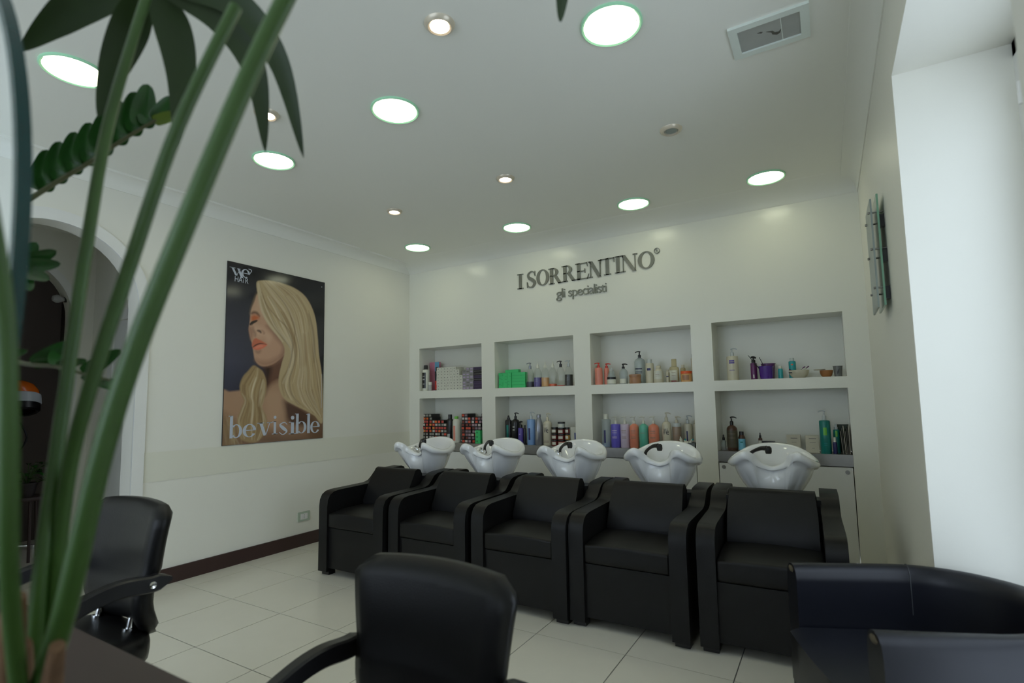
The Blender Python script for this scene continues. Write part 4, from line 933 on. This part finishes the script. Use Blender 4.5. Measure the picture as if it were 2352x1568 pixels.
def bottle(name, label, x, y, z, w, h, hb, body, cap='cap', capm='white', lab=None, shape='round', grp=None, d=1, liquid=None, lines=None, cat='bottle', rz=0.):
    t = thing(name, label, cat, (x, y, z), rz, grp); r = w/2; bmat = body if not isinstance(body, str) else PM(body); cm = PM(capm) if isinstance(capm, str) else capm
    nr = min(r*.45, .014); sh = min(.030, hb*.2); b = bmnew(); sy = 1.
    if shape == 'round': pr = [(0, 0), (r*.93, 0), (r, .006), (r, hb-sh*1.25), (r*.96, hb-sh*.85), (r*.80, hb-sh*.42), (nr*1.5, hb-sh*.10), (nr, hb), (nr, hb+.004), (0, hb+.004)]
    if shape == 'soft': pr = [(0, 0), (r*.93, 0), (r, .006), (r, hb*.55), (r*.93, hb*.72), (r*.72, hb*.86), (nr*1.6, hb*.95), (nr, hb), (0, hb+.002)]
    if shape == 'cyl': pr = [(0, 0), (r*.96, 0), (r, .005), (r, hb-.012), (r*.93, hb-.004), (nr*1.3, hb), (0, hb)]
    if shape == 'cone': pr = [(0, 0), (r*.95, 0), (r, .006), (r*.92, hb*.5), (r*.62, hb*.82), (nr*1.3, hb*.97), (nr, hb), (0, hb)]
    if shape == 'square':
        sy = .72; pr = [(0, 0), (r*1.02, 0), (r*1.06, .006), (r*1.06, hb-.020), (r*.98, hb-.010), (nr*1.5, hb), (0, hb)]
    if shape == 'square':
        rings = []
        for rr_, zz_ in pr:
            if rr_ < 1e-6: rings.append([b.verts.new((0, 0, zz_))]); continue
            rings.append([b.verts.new((rr_*.94*abs(math.cos(q))**.35*(1 if math.cos(q) >= 0 else -1), rr_*sy*abs(math.sin(q))**.35*(1 if math.sin(q) >= 0 else -1), zz_)) for q in [2*PI*i/24+.13 for i in range(24)]])
        for a_, b_ in zip(rings, rings[1:]):
            for i in range(24):
                j = (i+1) % 24
                if len(a_) == 1: b.faces.new((a_[0], b_[i], b_[j]))
                elif len(b_) == 1: b.faces.new((a_[i], a_[j], b_[0]))
                else: b.faces.new((a_[i], a_[j], b_[j], b_[i]))
    else: add_lathe(b, pr, n=22)
    bo = obj('body', b, bmat, t, ang=45)
    if liquid:
        lm, f = liquid; b = bmnew(); add_lathe(b, [(0, .004), (r*.93, .004), (r*.94, hb*f), (0, hb*f)], n=20); obj('liquid', b, PM(lm) if isinstance(lm, str) else lm, bo)
    if lab:
        lm, f0, f1, half = lab; b = bmnew()
        if shape == 'square': add_box(b, -r*.86, r*.86, -r*.775, -r*.735, hb*f0, hb*f1)
        else: arc_label(b, r*1.012, hb*f0, hb*f1, -90-half, -90+half)
        obj('label', b, PM(lm) if isinstance(lm, str) else lm, bo, fixn=False)
    if lines:
        lm, zs, half = lines; b = bmnew()
        for f0, f1 in zs:
            if shape == 'square': add_box(b, -r*half/90, r*half/90, -r*.80, -r*.74, hb*f0, hb*f1)
            else: arc_label(b, r*1.022, hb*f0, hb*f1, -90-half, -90+half)
        po_ = obj('print', b, PM(lm), bo, fixn=False)
        if len(zs) > 1: po_['kind'] = 'stuff'
    if cap == 'pump': pump_head(t, hb, h, cm, d)
    elif cap == 'cap':
        b = bmnew(); cr = min(r*.62, .022); add_lathe(b, [(0, hb-.004), (cr, hb-.004), (cr, h-.003), (cr*.9, h), (0, h)], n=18); obj('cap', b, cm, t)
    elif cap == 'spray':
        b = bmnew(); add_lathe(b, [(0, hb-.003), (nr*1.4, hb-.003), (nr*1.4, hb+(h-hb)*.4), (nr*.9, hb+(h-hb)*.5), (0, hb+(h-hb)*.5)], n=14); c_ = obj('cap', b, cm, t)
        b = bmnew(); add_tube(b, catmull([(-d*.018, 0, h-.006), (0, 0, h-.003), (d*.020, 0, h-.012)], 4), .008, 8); add_tube(b, [(0, 0, hb+(h-hb)*.45), (0, 0, h-.006)], .006, 8); obj('nozzle', b, cm, c_)
    elif cap == 'drop':
        b = bmnew(); add_lathe(b, [(0, hb-.003), (nr*1.25, hb-.003), (nr*1.25, hb+(h-hb)*.45), (nr*.75, hb+(h-hb)*.5), (nr*.7, h-.006), (nr*.4, h), (0, h)], n=14); obj('cap', b, cm, t)
    elif cap == 'tip':
        b = bmnew(); add_lathe(b, [(0, hb-.003), (nr*1.2, hb-.003), (nr*1.1, hb+(h-hb)*.35), (nr*.5, hb+(h-hb)*.55), (nr*.28, h), (0, h)], n=14); obj('cap', b, cm, t)
    return t
def jar(name, label, x, y, z, w, h, body, lid=None, lab=None, grp=None, lidh=.3, cat='jar'):
    t = thing(name, label, cat, (x, y, z), 0, grp); r = w/2; hb = h*(1-lidh) if lid else h
    b = bmnew(); add_lathe(b, [(0, 0), (r*.92, 0), (r*.98, .006), (r*.96, hb-.004), (r*.9, hb), (0, hb)], n=24); bo = obj('body', b, PM(body) if isinstance(body, str) else body, t)
    if lid: b = bmnew(); add_lathe(b, [(0, hb-.002), (r, hb-.002), (r*1.01, hb+.002), (r*1.01, h-.003), (r*.96, h), (0, h)], n=24); obj('lid', b, PM(lid) if isinstance(lid, str) else lid, t)
    if lab: b = bmnew(); arc_label(b, r*1.0, hb*.2, hb*.8, -130, -50); obj('label', b, PM(lab), bo, fixn=False)
    return t
def carton(name, label, x0, x1, y0, y1, z0, h, m, grp=None, rz=0., prints=None, cat='box', tilt=0.):
    cx, cy = (x0+x1)/2, (y0+y1)/2; t = thing(name, label, cat, (cx, cy, z0), rz, grp); w, d = (x1-x0)/2, (y1-y0)/2
    b = bmnew(); add_box(b, -w, w, -d, d, 0, h); bevel_all(b, .0012, 1); obj('carton', b, m, t)
    if prints:
        pmt, rects = prints; b = bmnew()
        for a, c, e, f in rects: add_box(b, -w+2*w*a, -w+2*w*c, -d-.0006, -d+.001, h*e, h*f)
        obj('print', b, pmt, t)
    if tilt: t.rotation_euler = (tilt, 0, rz)
    return t
def small_box_mesh(w, d, h, m0, m1, inset=(.2, .8, .2, .8)):
    b = bmnew(); add_box(b, -w/2, w/2, 0, d, 0, h); bevel_all(b, .001, 1)
    a, c, e, f = inset; add_box(b, -w/2+w*a, -w/2+w*c, -.0007, .001, h*e, h*f, 1)
    bmesh.ops.recalc_face_normals(b, faces=b.faces[:]); me = bpy.data.meshes.new('small_box'); b.to_mesh(me); b.free(); me.materials.append(m0); me.materials.append(m1); return me
RB = random.Random(21)
def stack(name, label, grp, x0, cols, z0, rows, w, h, y0, meshes, skip=lambda i, j: False, jy=.006):
    for j in range(rows):
        for i in range(cols):
            if skip(i, j): continue
            ms = RB.choice(meshes); l2 = label
            if isinstance(ms, tuple): ms, l2 = ms
            o = bpy.data.objects.new(name, ms); COL.objects.link(o)
            o.location = (x0+(i+.5)*w, y0+RB.uniform(0, jy), z0+j*h); tag(o, l2, 'box', grp)
M_ctn = pm('white_carton', (206, 206, 192), .5); M_ink = pm('grey_ink', (110, 108, 104), .6); M_ctg = pm('grey_carton', (140, 138, 138), .5); M_ctp = pm('violet_carton', (66, 52, 84), .45)
M_ctk = pm('black_carton', (24, 22, 22), .5); M_ctgr = pm('green_carton', (64, 196, 116), .5); M_grn2 = pm('deep_green_ink', (40, 140, 84), .6); M_lil = pm('lilac_ink', (180, 160, 196), .5)
# niche 1 top
carton('upright_carton', 'tall pink to blue carton standing behind the white cartons', .07+.09, .30, .17, .20, SU, .335, mat('pink_carton', hx(206, 130, 150), .5), prints=(mat('blue_print', hx(110, 170, 200), .5), [(.55, 1, .0, 1)]))
bottle('lotion_bottle', 'white bottle with black cap and black label at the niche end', .200, .055, SU, .085, .295, .245, 'white', 'cap', 'black', ('black', .12, .85, 38), 'cyl', lines=('grey', [(.3, .34), (.5, .56), (.66, .7)], 20))
bottle('spray_bottle', 'dark red and black bottle squeezed beside the white cartons', .318, .11, SU, .050, .271, .225, 'black', 'cap', 'black', ('red', .05, .5, 70), 'cyl')
jar('small_tub', 'small pale tub beside the white and black lotion bottle', .268, .05, SU, .044, .10, 'grey', 'white', None)
MW = [small_box_mesh(.0445, .15, .0318, M_ctn, M_ink, q) for q in ((.4, .62, .35, .6), (.35, .6, .3, .55), (.42, .66, .4, .66))]
stack('colour_box', 'white hair colour box in the big white stack', 'white hair colour boxes', .372, 8, SU, 8, .0450, .0320, .035, MW, lambda i, j: (j == 7 and i > 5) or (i == 7 and j > 4))
MG = [(small_box_mesh(.048, .15, .0295, M_ctg, M_ink, (.15, .85, .3, .7)), 'grey hair colour box with dark print beside the violet boxes'), (small_box_mesh(.048, .15, .0295, M_ctg, M_lil, (.2, .8, .3, .7)), 'grey hair colour box with lilac print beside the violet boxes')]
stack('colour_box', 'grey hair colour box beside the violet boxes', 'grey hair colour boxes', .735, 3, SU, 8, .0485, .0298, .03, MG, lambda i, j: (i == 0 and j > 6))
MV = [small_box_mesh(.124, .05, .0295, M_ctp, M_ctk, (.05, .95, .45, .55)), small_box_mesh(.124, .05, .0295, M_ctk, M_ctg, (.05, .95, .45, .55))]
stack('colour_box', 'dark violet hair colour box lying side on at the stack end', 'violet hair colour boxes', .884, 1, SU, 8, .124, .0298, .03, MV)
# niche 1 bottom
MO = [(small_box_mesh(.0425, .15, .0345, M_ctk, pm('ink_%d' % k, c, .5), (.14, .86, .14, .82)), 'black tint box with a %s end, beside the tall black bottle' % n) for k, (c, n) in enumerate([((226, 110, 50), 'bright orange'), ((222, 90, 66), 'coral red'), ((230, 140, 60), 'amber'), ((200, 80, 70), 'dull red'), ((150, 150, 140), 'grey'), ((196, 190, 180), 'whitish')])]
stack('tint_box', 'black tint box with an orange or red end in the left stack', 'black tint boxes with orange ends', .140, 8, SL, 8, .0435, .0348, .06, MO, lambda i, j: (i > 2 and j > 6) or (i > 6 and j > 5), .02)
stack('tint_box', 'black tint box with a grey end on top of the orange stack', 'black tint boxes with orange ends', .140, 3, SL+8*.0348, 1, .0435, .0348, .06, MO[4:], jy=.01)
bottle('lotion_bottle', 'tall black bottle between the two stacks of tint boxes', .530, .075, SL, .074, .306, .265, 'black', 'cap', 'black', ('grey', .15, .35, 30), 'round')
bottle('developer_bottle', 'white bottle with green shoulder between the tint boxes', .622, .07, SL, .088, .285, .262, 'white', 'cap', 'green', ('pink', .08, .7, 18), 'round')
MO2 = [(small_box_mesh(.0425, .15, .0345, M_ctk, pm('ink2_%d' % k, c, .5), (.14, .86, .14, .82)), 'black tint box with a %s end, beside the green-shouldered white bottle' % n) for k, (c, n) in enumerate([((170, 140, 150), 'mauve'), ((204, 196, 190), 'pale'), ((214, 86, 60), 'red orange'), ((140, 120, 130), 'dusky mauve'), ((120, 60, 50), 'brown')])]
stack('tint_box', 'black tint box with a mauve or white end in the right stack', 'black tint boxes with mauve ends', .684, 7, SL, 9, .0437, .0348, .07, MO2, lambda i, j: (j == 8 and i in (2, 3, 4, 5)) or (i > 4 and j < 4), .02)
for j in range(3): carton('colour_box', 'mint green box in front of the mauve-ended tint boxes', .908, .972, .02, .16, SL+j*.046, .0455, M_ctgr, 'mint green boxes', prints=(M_grn2, [(.2, .5, .3, .7)]))
# niche 2 top
MGe = [small_box_mesh(.050, .15, .0315, M_ctgr, M_grn2, q) for q in ((.1, .5, .1, .2), (.5, .9, .8, .9))]
stack('colour_box', 'bright green colour box stacked end on', 'bright green colour boxes', 1.200, 3, SU, 5, .0505, .0318, .04, MGe)
MGs = [small_box_mesh(.158, .05, .0315, M_ctgr, M_grn2, (.02, .98, .02, .06))]
stack('colour_box', 'bright green colour box stacked side on', 'bright green side-on boxes', 1.354, 1, SU, 5, .158, .0318, .05, MGs)
stack('colour_box', 'bright green colour box lying on top of the green stack', 'bright green side-on boxes', 1.270, 1, SU+5*.0318, 1, .158, .0318, .06, MGs)
CB = [(1.560, 'ink', .30, 'silver', 'clear pump bottle a third full of inky liquid', 'pump', -1), (1.647, 'violet', .50, 'white', 'clear bottle half full of violet liquid', 'tip', 1), (1.733, 'peach', .48, 'white', 'clear bottle half full of golden liquid', 'tip', 1), (1.818, 'orange', .14, 'white', 'clear bottle with a little orange liquid', 'tip', 1), (1.905, 'red', .06, 'black', 'empty clear bottle with black pump and red collar', 'pump', -1), (1.991, 'black', .58, 'clearwhite', 'clear pump bottle over half full of black liquid', 'pump', -1)]
for x, lq, f, cm, l, cp, d in CB: bottle('clear_bottle', l, x, .075, SU, .083, .252, .192, M_clearb, cp, cm, None, 'soft', 'clear pump bottles', d, (lq, f), ('grey', [(.3, .31), (.4, .41)], 20) if f > .3 else None)
bottle('clear_bottle', 'clear bottle with a red base against the niche side', 2.046, .14, SU, .058, .22, .18, M_clearb, 'cap', 'clearwhite', None, 'soft', None, 1, ('red', .2))
# niche 2 bottom
bottle('shampoo_bottle', 'slim black bottle with green print beside the black pump bottle', 1.283, .09, SL, .066, .293, .25, 'black', 'drop', 'black', None, 'square', lines=('darkteal', [(.14, .78)], 34))
bottle('shampoo_bottle', 'black pump bottle with a long black nozzle', 1.368, .09, SL, .088, .321, .255, 'black', 'pump', 'black', None, 'round', lines=('grey', [(.55, .6), (.66, .72)], 14))
bottle('spray_bottle', 'violet spray bottle with a black trigger cap', 1.455, .045, SL, .056, .234, .170, 'violet', 'spray', 'black', None, 'cyl', lines=('lilac', [(.2, .24), (.6, .64)], 16), d=-1)
bottle('lotion_bottle', 'very slim black bottle beside the violet spray bottle', 1.502, .045, SL, .030, .197, .165, 'black', 'cap', 'black', None, 'cyl')
bottle('shampoo_bottle', 'light blue pump bottle with vertical dark print', 1.562, .07, SL, .084, .330, .256, 'ltblue', 'pump', 'clearwhite', None, 'cyl', lines=('navy', [(.2, .65)], 14))
bottle('shampoo_bottle', 'silver bottle with sloping shoulders and narrow cap', 1.650, .07, SL, .086, .302, .275, 'silver', 'cap', 'silver', None, 'soft', lines=('grey', [(.2, .5)], 10))
M_prt = mat('dark_print', hx(60, 60, 66), .5)
def we_bottle(label, x, y, w, h, hb):
    t = bottle('shampoo_bottle', label, x, y, SL, w, h, hb, 'cream', 'pump', 'cream', None, 'round', lines=('taupe', [(.12, .14), (.17, .19)], 40))
    r = w/2
    for ch, dx in (('W', 0), ('e', .034)):
        b = text_mesh(ch, .058, .001, .7)
        for v in b.verts:
            a = (v.co.x+dx-.026)/r; v.co = Vector((math.sin(a)*(r*1.02), -math.cos(a)*(r*1.02)+v.co.z*.5, hb*.52+v.co.y*1.35))
        obj('print', b, M_prt, t.children[0])
we_bottle('cream pump bottle reading We beside the silver bottle', 1.752, .06, .086, .315, .239)
def jar_pile(x, y, w, hs, cols, lab):
    z = SL
    for h, c in zip(hs, cols): jar('wax_jar', lab, x, y, z, w, h, c, 'black' if c != 'peach' else 'wine', 'white', 'stacked wax jars', .25); z += h
jar_pile(1.836, .05, .066, (.06, .06, .058), ('wine', 'wine', 'amber'), 'dark red wax jar in the pile beside the cream pump bottle')
jar_pile(1.909, .05, .072, (.058, .058, .058, .055), ('red', 'wine', 'wine', 'clearwhite'), 'wax jar in the tallest middle pile')
jar_pile(1.972, .05, .048, (.06, .06, .058), ('amber', 'gold', 'wine'), 'narrow wax jar in the pile next to the white carton')
carton('carton_box', 'white carton with blue print at the niche end', 2.000, 2.066, .06, .14, SL, .18, M_ctn, prints=(pm('blue_ink', (60, 80, 150), .5), [(.6, .8, .1, .7)]))
# niche 3 top
bottle('shampoo_bottle', 'pink pump bottle with a red pump, the wider of two', 2.310, .055, SU, .072, .208, .163, 'pink', 'pump', 'red', None, 'cyl', lines=('coral', [(.1, .9)], 12), d=-1)
bottle('shampoo_bottle', 'narrow pink pump bottle with a red pump behind', 2.372, .10, SU, .048, .200, .159, 'pink', 'pump', 'red', None, 'cyl')
bottle('cream_bottle', 'small cone shaped bottle with a black label band', 2.434, .06, SU, .086, .155, .135, M_clearg, 'drop', 'clearwhite', ('black', .36, .50, 80), 'cone', lines=('white', [(.05, .34)], 80))
bottle('shampoo_bottle', 'small grey pump bottle with a black pump', 2.546, .07, SU, .074, .187, .140, M_clearg, 'pump', 'black', ('white', .05, .35, 50), 'round', d=1)
bottle('shampoo_bottle', 'tall clear pump bottle with a big black pump', 2.672, .165, SU, .096, .303, .239, M_clearg, 'pump', 'black', None, 'round', lines=('ink', [(.55, .60), (.45, .47), (.4, .42)], 40), d=-1)
jar('cream_jar', 'bronze cream jar in front of the tall black pump bottle', 2.658, .058, SU, .106, .084, 'bronze', 'bronze', None, lidh=.25)
bottle('lotion_bottle', 'white round shouldered bottle with dark number print', 2.790, .08, SU, .072, .215, .182, 'cream', 'cap', 'clearwhite', None, 'cyl', lines=('navy', [(.62, .74)], 26))
bottle('lotion_bottle', 'rounded cream bottle with a pale yellow base', 2.872, .06, SU, .084, .151, .130, 'cream', 'cap', 'cream', ('white', .25, .8, 60), 'soft', lines=('taupe', [(.55, .58), (.45, .47)], 24))
bottle('lotion_bottle', 'tiny cream bottle with a blue label', 2.944, .09, SU, .030, .114, .098, 'cream', 'cap', 'cream', ('navy', .5, .6, 40), 'cyl')
bottle('oil_bottle', 'square clear bottle with white label and tall thin stopper', 3.010, .06, SU, .076, .205, .140, M_clearw, 'cap', M_clearw, ('white', .12, .75, 40), 'square', lines=('taupe', [(.58, .61), (.4, .42)], 40), liquid=('wine', .10))
bottle('oil_bottle', 'amber tinted bottle standing behind the square oil bottle', 3.066, .14, SU, .044, .154, .128, M_clearw, 'cap', 'cream', ('wine', .1, .4, 60), 'cyl')
jar('cream_jar', 'peach cream jar with a bright orange red lid', 3.113, .055, SU, .094, .092, 'peach', 'orange', 'bronze', lidh=.22)
bottle('lotion_bottle', 'tall pale bottle with black cap behind the peach jar', 3.147, .20, SU, .046, .249, .215, 'cream', 'cap', 'black', None, 'cyl')
# niche 3 bottom
bottle('shampoo_bottle', 'clear bottle with dark vertical print at the row start', 2.357, .08, SL, .084, .304, .258, M_clearg, 'cap', 'white', ('navy', .15, .6, 12), 'cyl', liquid=('ltblue', .15))
for x, c, l, w in ((2.455, 'purple', 'blue violet pump bottle with white pump', .090), (2.543, 'lilac', 'lilac pump bottle with white pump', .084), (2.629, 'coral', 'coral pump bottle between lilac and mint bottles', .084), (2.716, 'teal', 'mint green pump bottle with white pump', .084), (2.806, 'coral', 'wide coral pump bottle next to the mint bottle', .092)):
    bottle('shampoo_bottle', l, x, .065, SL, w, .281, .213, c, 'pump', 'white', None, 'cyl' if c in ('purple', 'lilac') else 'round', 'pastel pump bottles', -1, None, ('taupe' if c != 'purple' else 'lilac', [(.70, .73), (.62, .64), (.45, .47), (.4, .42)] if c != 'teal' else [(.62, .64)], 30))
we_bottle('cream pump bottle reading We beside the taupe bottle', 2.917, .08, .078, .315, .236)
bottle('shampoo_bottle', 'taupe pump bottle with fine rings', 2.999, .10, SL, .076, .279, .222, 'taupe', 'pump', 'cream', ('clearwhite', .86, 1.0, 90), 'cyl', lines=('bronze', [(.2, .21), (.3, .31), (.4, .41), (.5, .51)], 60))
bottle('shampoo_bottle', 'cream pump bottle behind the tray of tubes', 3.078, .17, SL, .072, .286, .215, 'cream', 'pump', 'clearwhite', ('navy', .3, .7, 10), 'cyl')
bottle('lotion_bottle', 'cream bottle in the corner behind the tray of tubes', 3.145, .19, SL, .052, .246, .215, 'cream', 'cap', 'cream', None, 'cyl')
t = thing('tube_tray', 'grey tray heaped with small tubes below the cream bottles', 'tray', (3.098, .055, SL))
b = bmnew(); add_box(b, -.066, .066, -.05, .05, 0, .006)
for q in ((-.066, -.061, -.05, .05), (.061, .066, -.05, .05), (-.061, .061, -.05, -.045), (-.061, .061, .045, .05)): add_box(b, *q, .004, .058)
obj('tray', b, pm('grey_tray', (92, 98, 96), .4), t)
def tube_item(label, p, q, capm):
    t = thing('product_tube', label, 'tube', p, 0, 'tubes in the grey tray'); d = Vector(q)-Vector(p)
    b = bmnew(); add_tube(b, [(0, 0, 0), d*.3, d*.75, d*.8], lambda s: .013 if s < .8 else .007, 10); obj('body', b, PM('white'), t)
    b = bmnew(); add_tube(b, [d*.78, d], lambda s: .007-.003*s, 10); obj('cap', b, PM(capm), t)
for k, (p, q, c) in enumerate([((3.056, .03, .86), (3.040, .045, .935), 'white'), ((3.075, .05, .855), (3.085, .03, .918), 'aqua'), ((3.09, .035, .868), (3.140, .05, .895), 'white'), ((3.11, .06, .872), (3.150, .03, .918), 'aqua'), ((3.07, .03, .880), (3.125, .025, .886), 'white')]):
    tube_item('small white tube with a teal cap lying in the grey tray' if c == 'aqua' else 'small all white tube lying in the grey tray', p, q, c)
# niche 4 top
bottle('shampoo_bottle', 'white pump bottle with violet print alone on its shelf', 3.485, .08, SU, .092, .269, .202, 'cream', 'pump', 'clearwhite', None, 'cyl', lines=('violet', [(.76, .82), (.68, .74), (.4, .42)], 26))
bottle('spray_bottle', 'plum bottle with black spray head beside the purple cups', 3.640, .12, SU, .050, .190, .140, 'plum', 'spray', 'black', None, 'cyl', lines=('white', [(.1, .3)], 10))
def cup(name, label, x, y, w, h, m, cat='cup', flare=.78):
    t = thing(name, label, cat, (x, y, SU)); r = w/2; b = bmnew()
    add_lathe(b, [(0, 0), (r*flare, 0), (r*.97, h-.004), (r*1.03, h-.003), (r*1.03, h), (r*.94, h), (r*(flare-.04), .006), (0, .006)], n=24); obj('body', b, m, t); return t
M_pur = mat('translucent_purple', hx(78, 36, 140), .15, var=.08)
cup('mixing_cup', 'purple plastic mixing cup holding tint brushes', 3.735, .065, .112, .104, M_pur)
cup('mixing_cup', 'plum mixing cup standing behind the purple cup', 3.742, .190, .110, .131, mat('plum_cup', hx(96, 50, 110), .2))
def brush(label, p, q):
    t = thing('tint_brush', label, 'brush', p, 0, 'tint brushes'); d = Vector(q)-Vector(p)
    b = bmnew(); add_tube(b, [(0, 0, 0), d*.5, d], lambda s: .0042-.002*s, 8); obj('handle', b, M_blackpl, t)
    b = bmnew(); add_tube(b, [d*-.28, d*-.05, d*.02], lambda s: .010 if s < .9 else .006, 8); obj('bristles', b, M_blackpl, t)
brush('black tint brush leaning from the purple cup towards the pump bottle', (3.715, .05, SU+.045), (3.612, .04, SU+.198)); brush('black tint brush standing upright in the purple cup', (3.745, .075, SU+.045), (3.690, .07, SU+.180)); brush('short black tint brush across the rim of the purple cup', (3.72, .04, SU+.06), (3.652, .03, SU+.125))
bottle('lotion_bottle', 'small aqua bottle with white cap', 3.838, .07, SU, .035, .101, .080, 'aqua', 'cap', 'white', None, 'cyl')
bottle('shampoo_bottle', 'larger aqua bottle behind the cream bowl', 3.920, .13, SU, .052, .163, .140, 'aqua', 'cap', 'clearwhite', None, 'cyl', lines=('orange', [(.75, .82)], 16))
def bowl(name, label, x, y, w, h, m):
    t = thing(name, label, 'bowl', (x, y, SU)); r = w/2; b = bmnew()
    add_lathe(b, [(0, 0), (r*.55, 0), (r*.80, h*.25), (r*.96, h*.65), (r, h), (r*.95, h), (r*.9, h*.65), (r*.7, h*.28), (0, h*.12)], n=28); obj('body', b, m, t); return t
t = bowl('clip_bowl', 'cream bowl of hair clips', 3.967, .055, .142, .060, PM('cream'))
b = bmnew(); add_box(b, -.068, -.045, -.064, -.056, .036, .046); obj('print', b, M_prt, t)
def clip(label, p, q, m):
    t = thing('hair_clip', label, 'hair clip', p, 0, 'hair clips in the cream bowl'); d = Vector(q)-Vector(p)
    b = bmnew(); add_tube(b, [(0, 0, 0), d*.6], lambda s: .006, 8, flat=.5); obj('jaw', b, PM('white'), t)
    b = bmnew(); add_tube(b, [d*.55, d*.8, d], lambda s: .004+.006*s, 8, flat=.5); obj('grip', b, m, t)
for p, q in (((3.95, .05, SU+.05), (3.90, .04, SU+.068)), ((3.96, .04, SU+.052), (4.012, .03, SU+.085)), ((3.99, .06, SU+.05), (4.036, .05, SU+.088)), ((3.945, .07, SU+.052), (3.985, .06, SU+.066))): clip('white hair clip with a plum grip in the cream bowl', p, q, PM('plum'))
t = bowl('wood_bowl', 'small brown wooden bowl with a pale scoop beside the grey cup', 4.150, .075, .090, .052, mat('brown_wood', hx(156, 104, 58), .5, var=.2, scale=20))
b = bmnew(); add_lathe(b, [(0, .054), (.03, .055), (.036, .060), (0, .060)], (-.044, -.01), 18, sx=1.15); obj('scoop', b, PM('cream'), t)
t = cup('grey_cup', 'grey translucent cup with a dark leaf mark', 4.226, .070, .064, .081, mat('smoky_plastic', hx(110, 112, 110), .2, var=.15, scale=30))
b = bmnew(); add_prism(b, [(-.006, .015), (.004, .03), (.012, .062), (.002, .052), (-.006, .035)], -.0305, -.0285, 'y'); obj('print', b, M_prt, t)
# niche 4 bottom
bottle('dropper_bottle', 'dropper bottle with red base beside the olive pump bottle', 3.380, .10, SL, .038, .128, .082, M_clearg, 'drop', 'black', None, 'cyl', liquid=('wine', .3))
bottle('soap_bottle', 'olive brown pump bottle with a grey green label', 3.449, .10, SL, .084, .277, .205, 'amber', 'pump', 'black', ('olive', .12, .80, 75), 'round', lines=('taupe', [(.5, .51), (.66, .67)], 40), d=1)
bottle('tonic_bottle', 'brown bottle with a light blue label', 3.521, .10, SL, .056, .155, .128, 'amber', 'cap', 'black', ('skyblue', .05, .75, 70), 'round', lines=('darkteal', [(.5, .58)], 20))
bottle('dropper_bottle', 'small dropper bottle with a white label standing alone', 3.655, .14, SL, .030, .145, .103, 'amber', 'drop', 'black', ('white', .1, .8, 80), 'cyl')
b = bmnew(); add_box(b, -.045, .045, -.03, .03, 0, .078); bevel_all(b, .003, 1); tag(obj('dark_case', b, M_blackpl, loc=(3.715, .13, SL)), 'low dark case beside the lone dropper bottle', 'box')
M_card = mat('cream_card', hx(204, 198, 178), .6, var=.03)
carton('display_card', 'cream printed carton standing behind the end basin', 3.845, 3.942, .15, .19, SL, .130, M_card, prints=(M_ink, [(.3, .78, .78, .82), (.36, .7, .55, .57)]))
carton('display_card', 'cream printed carton beside the tall teal pump bottle', 3.978, 4.068, .085, .125, SL, .130, M_card, prints=(M_ink, [(.25, .8, .8, .84), (.3, .76, .58, .6), (.45, .65, .25, .27)]), rz=.06)
bottle('shampoo_bottle', 'tall dark teal pump bottle with a clear pump', 4.114, .06, SL, .074, .326, .250, 'darkteal', 'pump', 'clearwhite', ('green', .55, .78, 18), 'cyl', lines=('aqua', [(.3, .31), (.25, .26)], 16), d=-1)
bottle('spray_bottle', 'smaller dark teal bottle behind the navy bottle', 4.186, .105, SL, .044, .220, .178, 'darkteal', 'drop', 'clearwhite', ('green', .7, .95, 20), 'cyl')
bottle('lotion_bottle', 'tiny navy bottle with a white cap', 4.172, .04, SL, .028, .123, .088, 'navy', 'cap', 'white', None, 'cyl')
carton('green_folder', 'dark green folder standing at the niche end', 4.196, 4.270, .20, .215, SL, .212, mat('dark_green_card', hx(40, 54, 36), .5))
for k in range(6):
    b = bmnew(); add_box(b, -.0022, .0022, -.055, .055, 0, .165+.02*(k % 3)); o = obj('booklet', b, [pm('booklet_%d' % (k % 3), ((120, 116, 106), (70, 66, 60), (170, 164, 150))[k % 3], .5)], loc=(4.222+k*.0085, .085+.006*(k % 2), SL+.0006)); o.rotation_euler = (0, -.06+.012*k, 0)
    tag(o, 'thin booklet leaning upright against the niche end', 'booklet', 'booklets at the niche end')
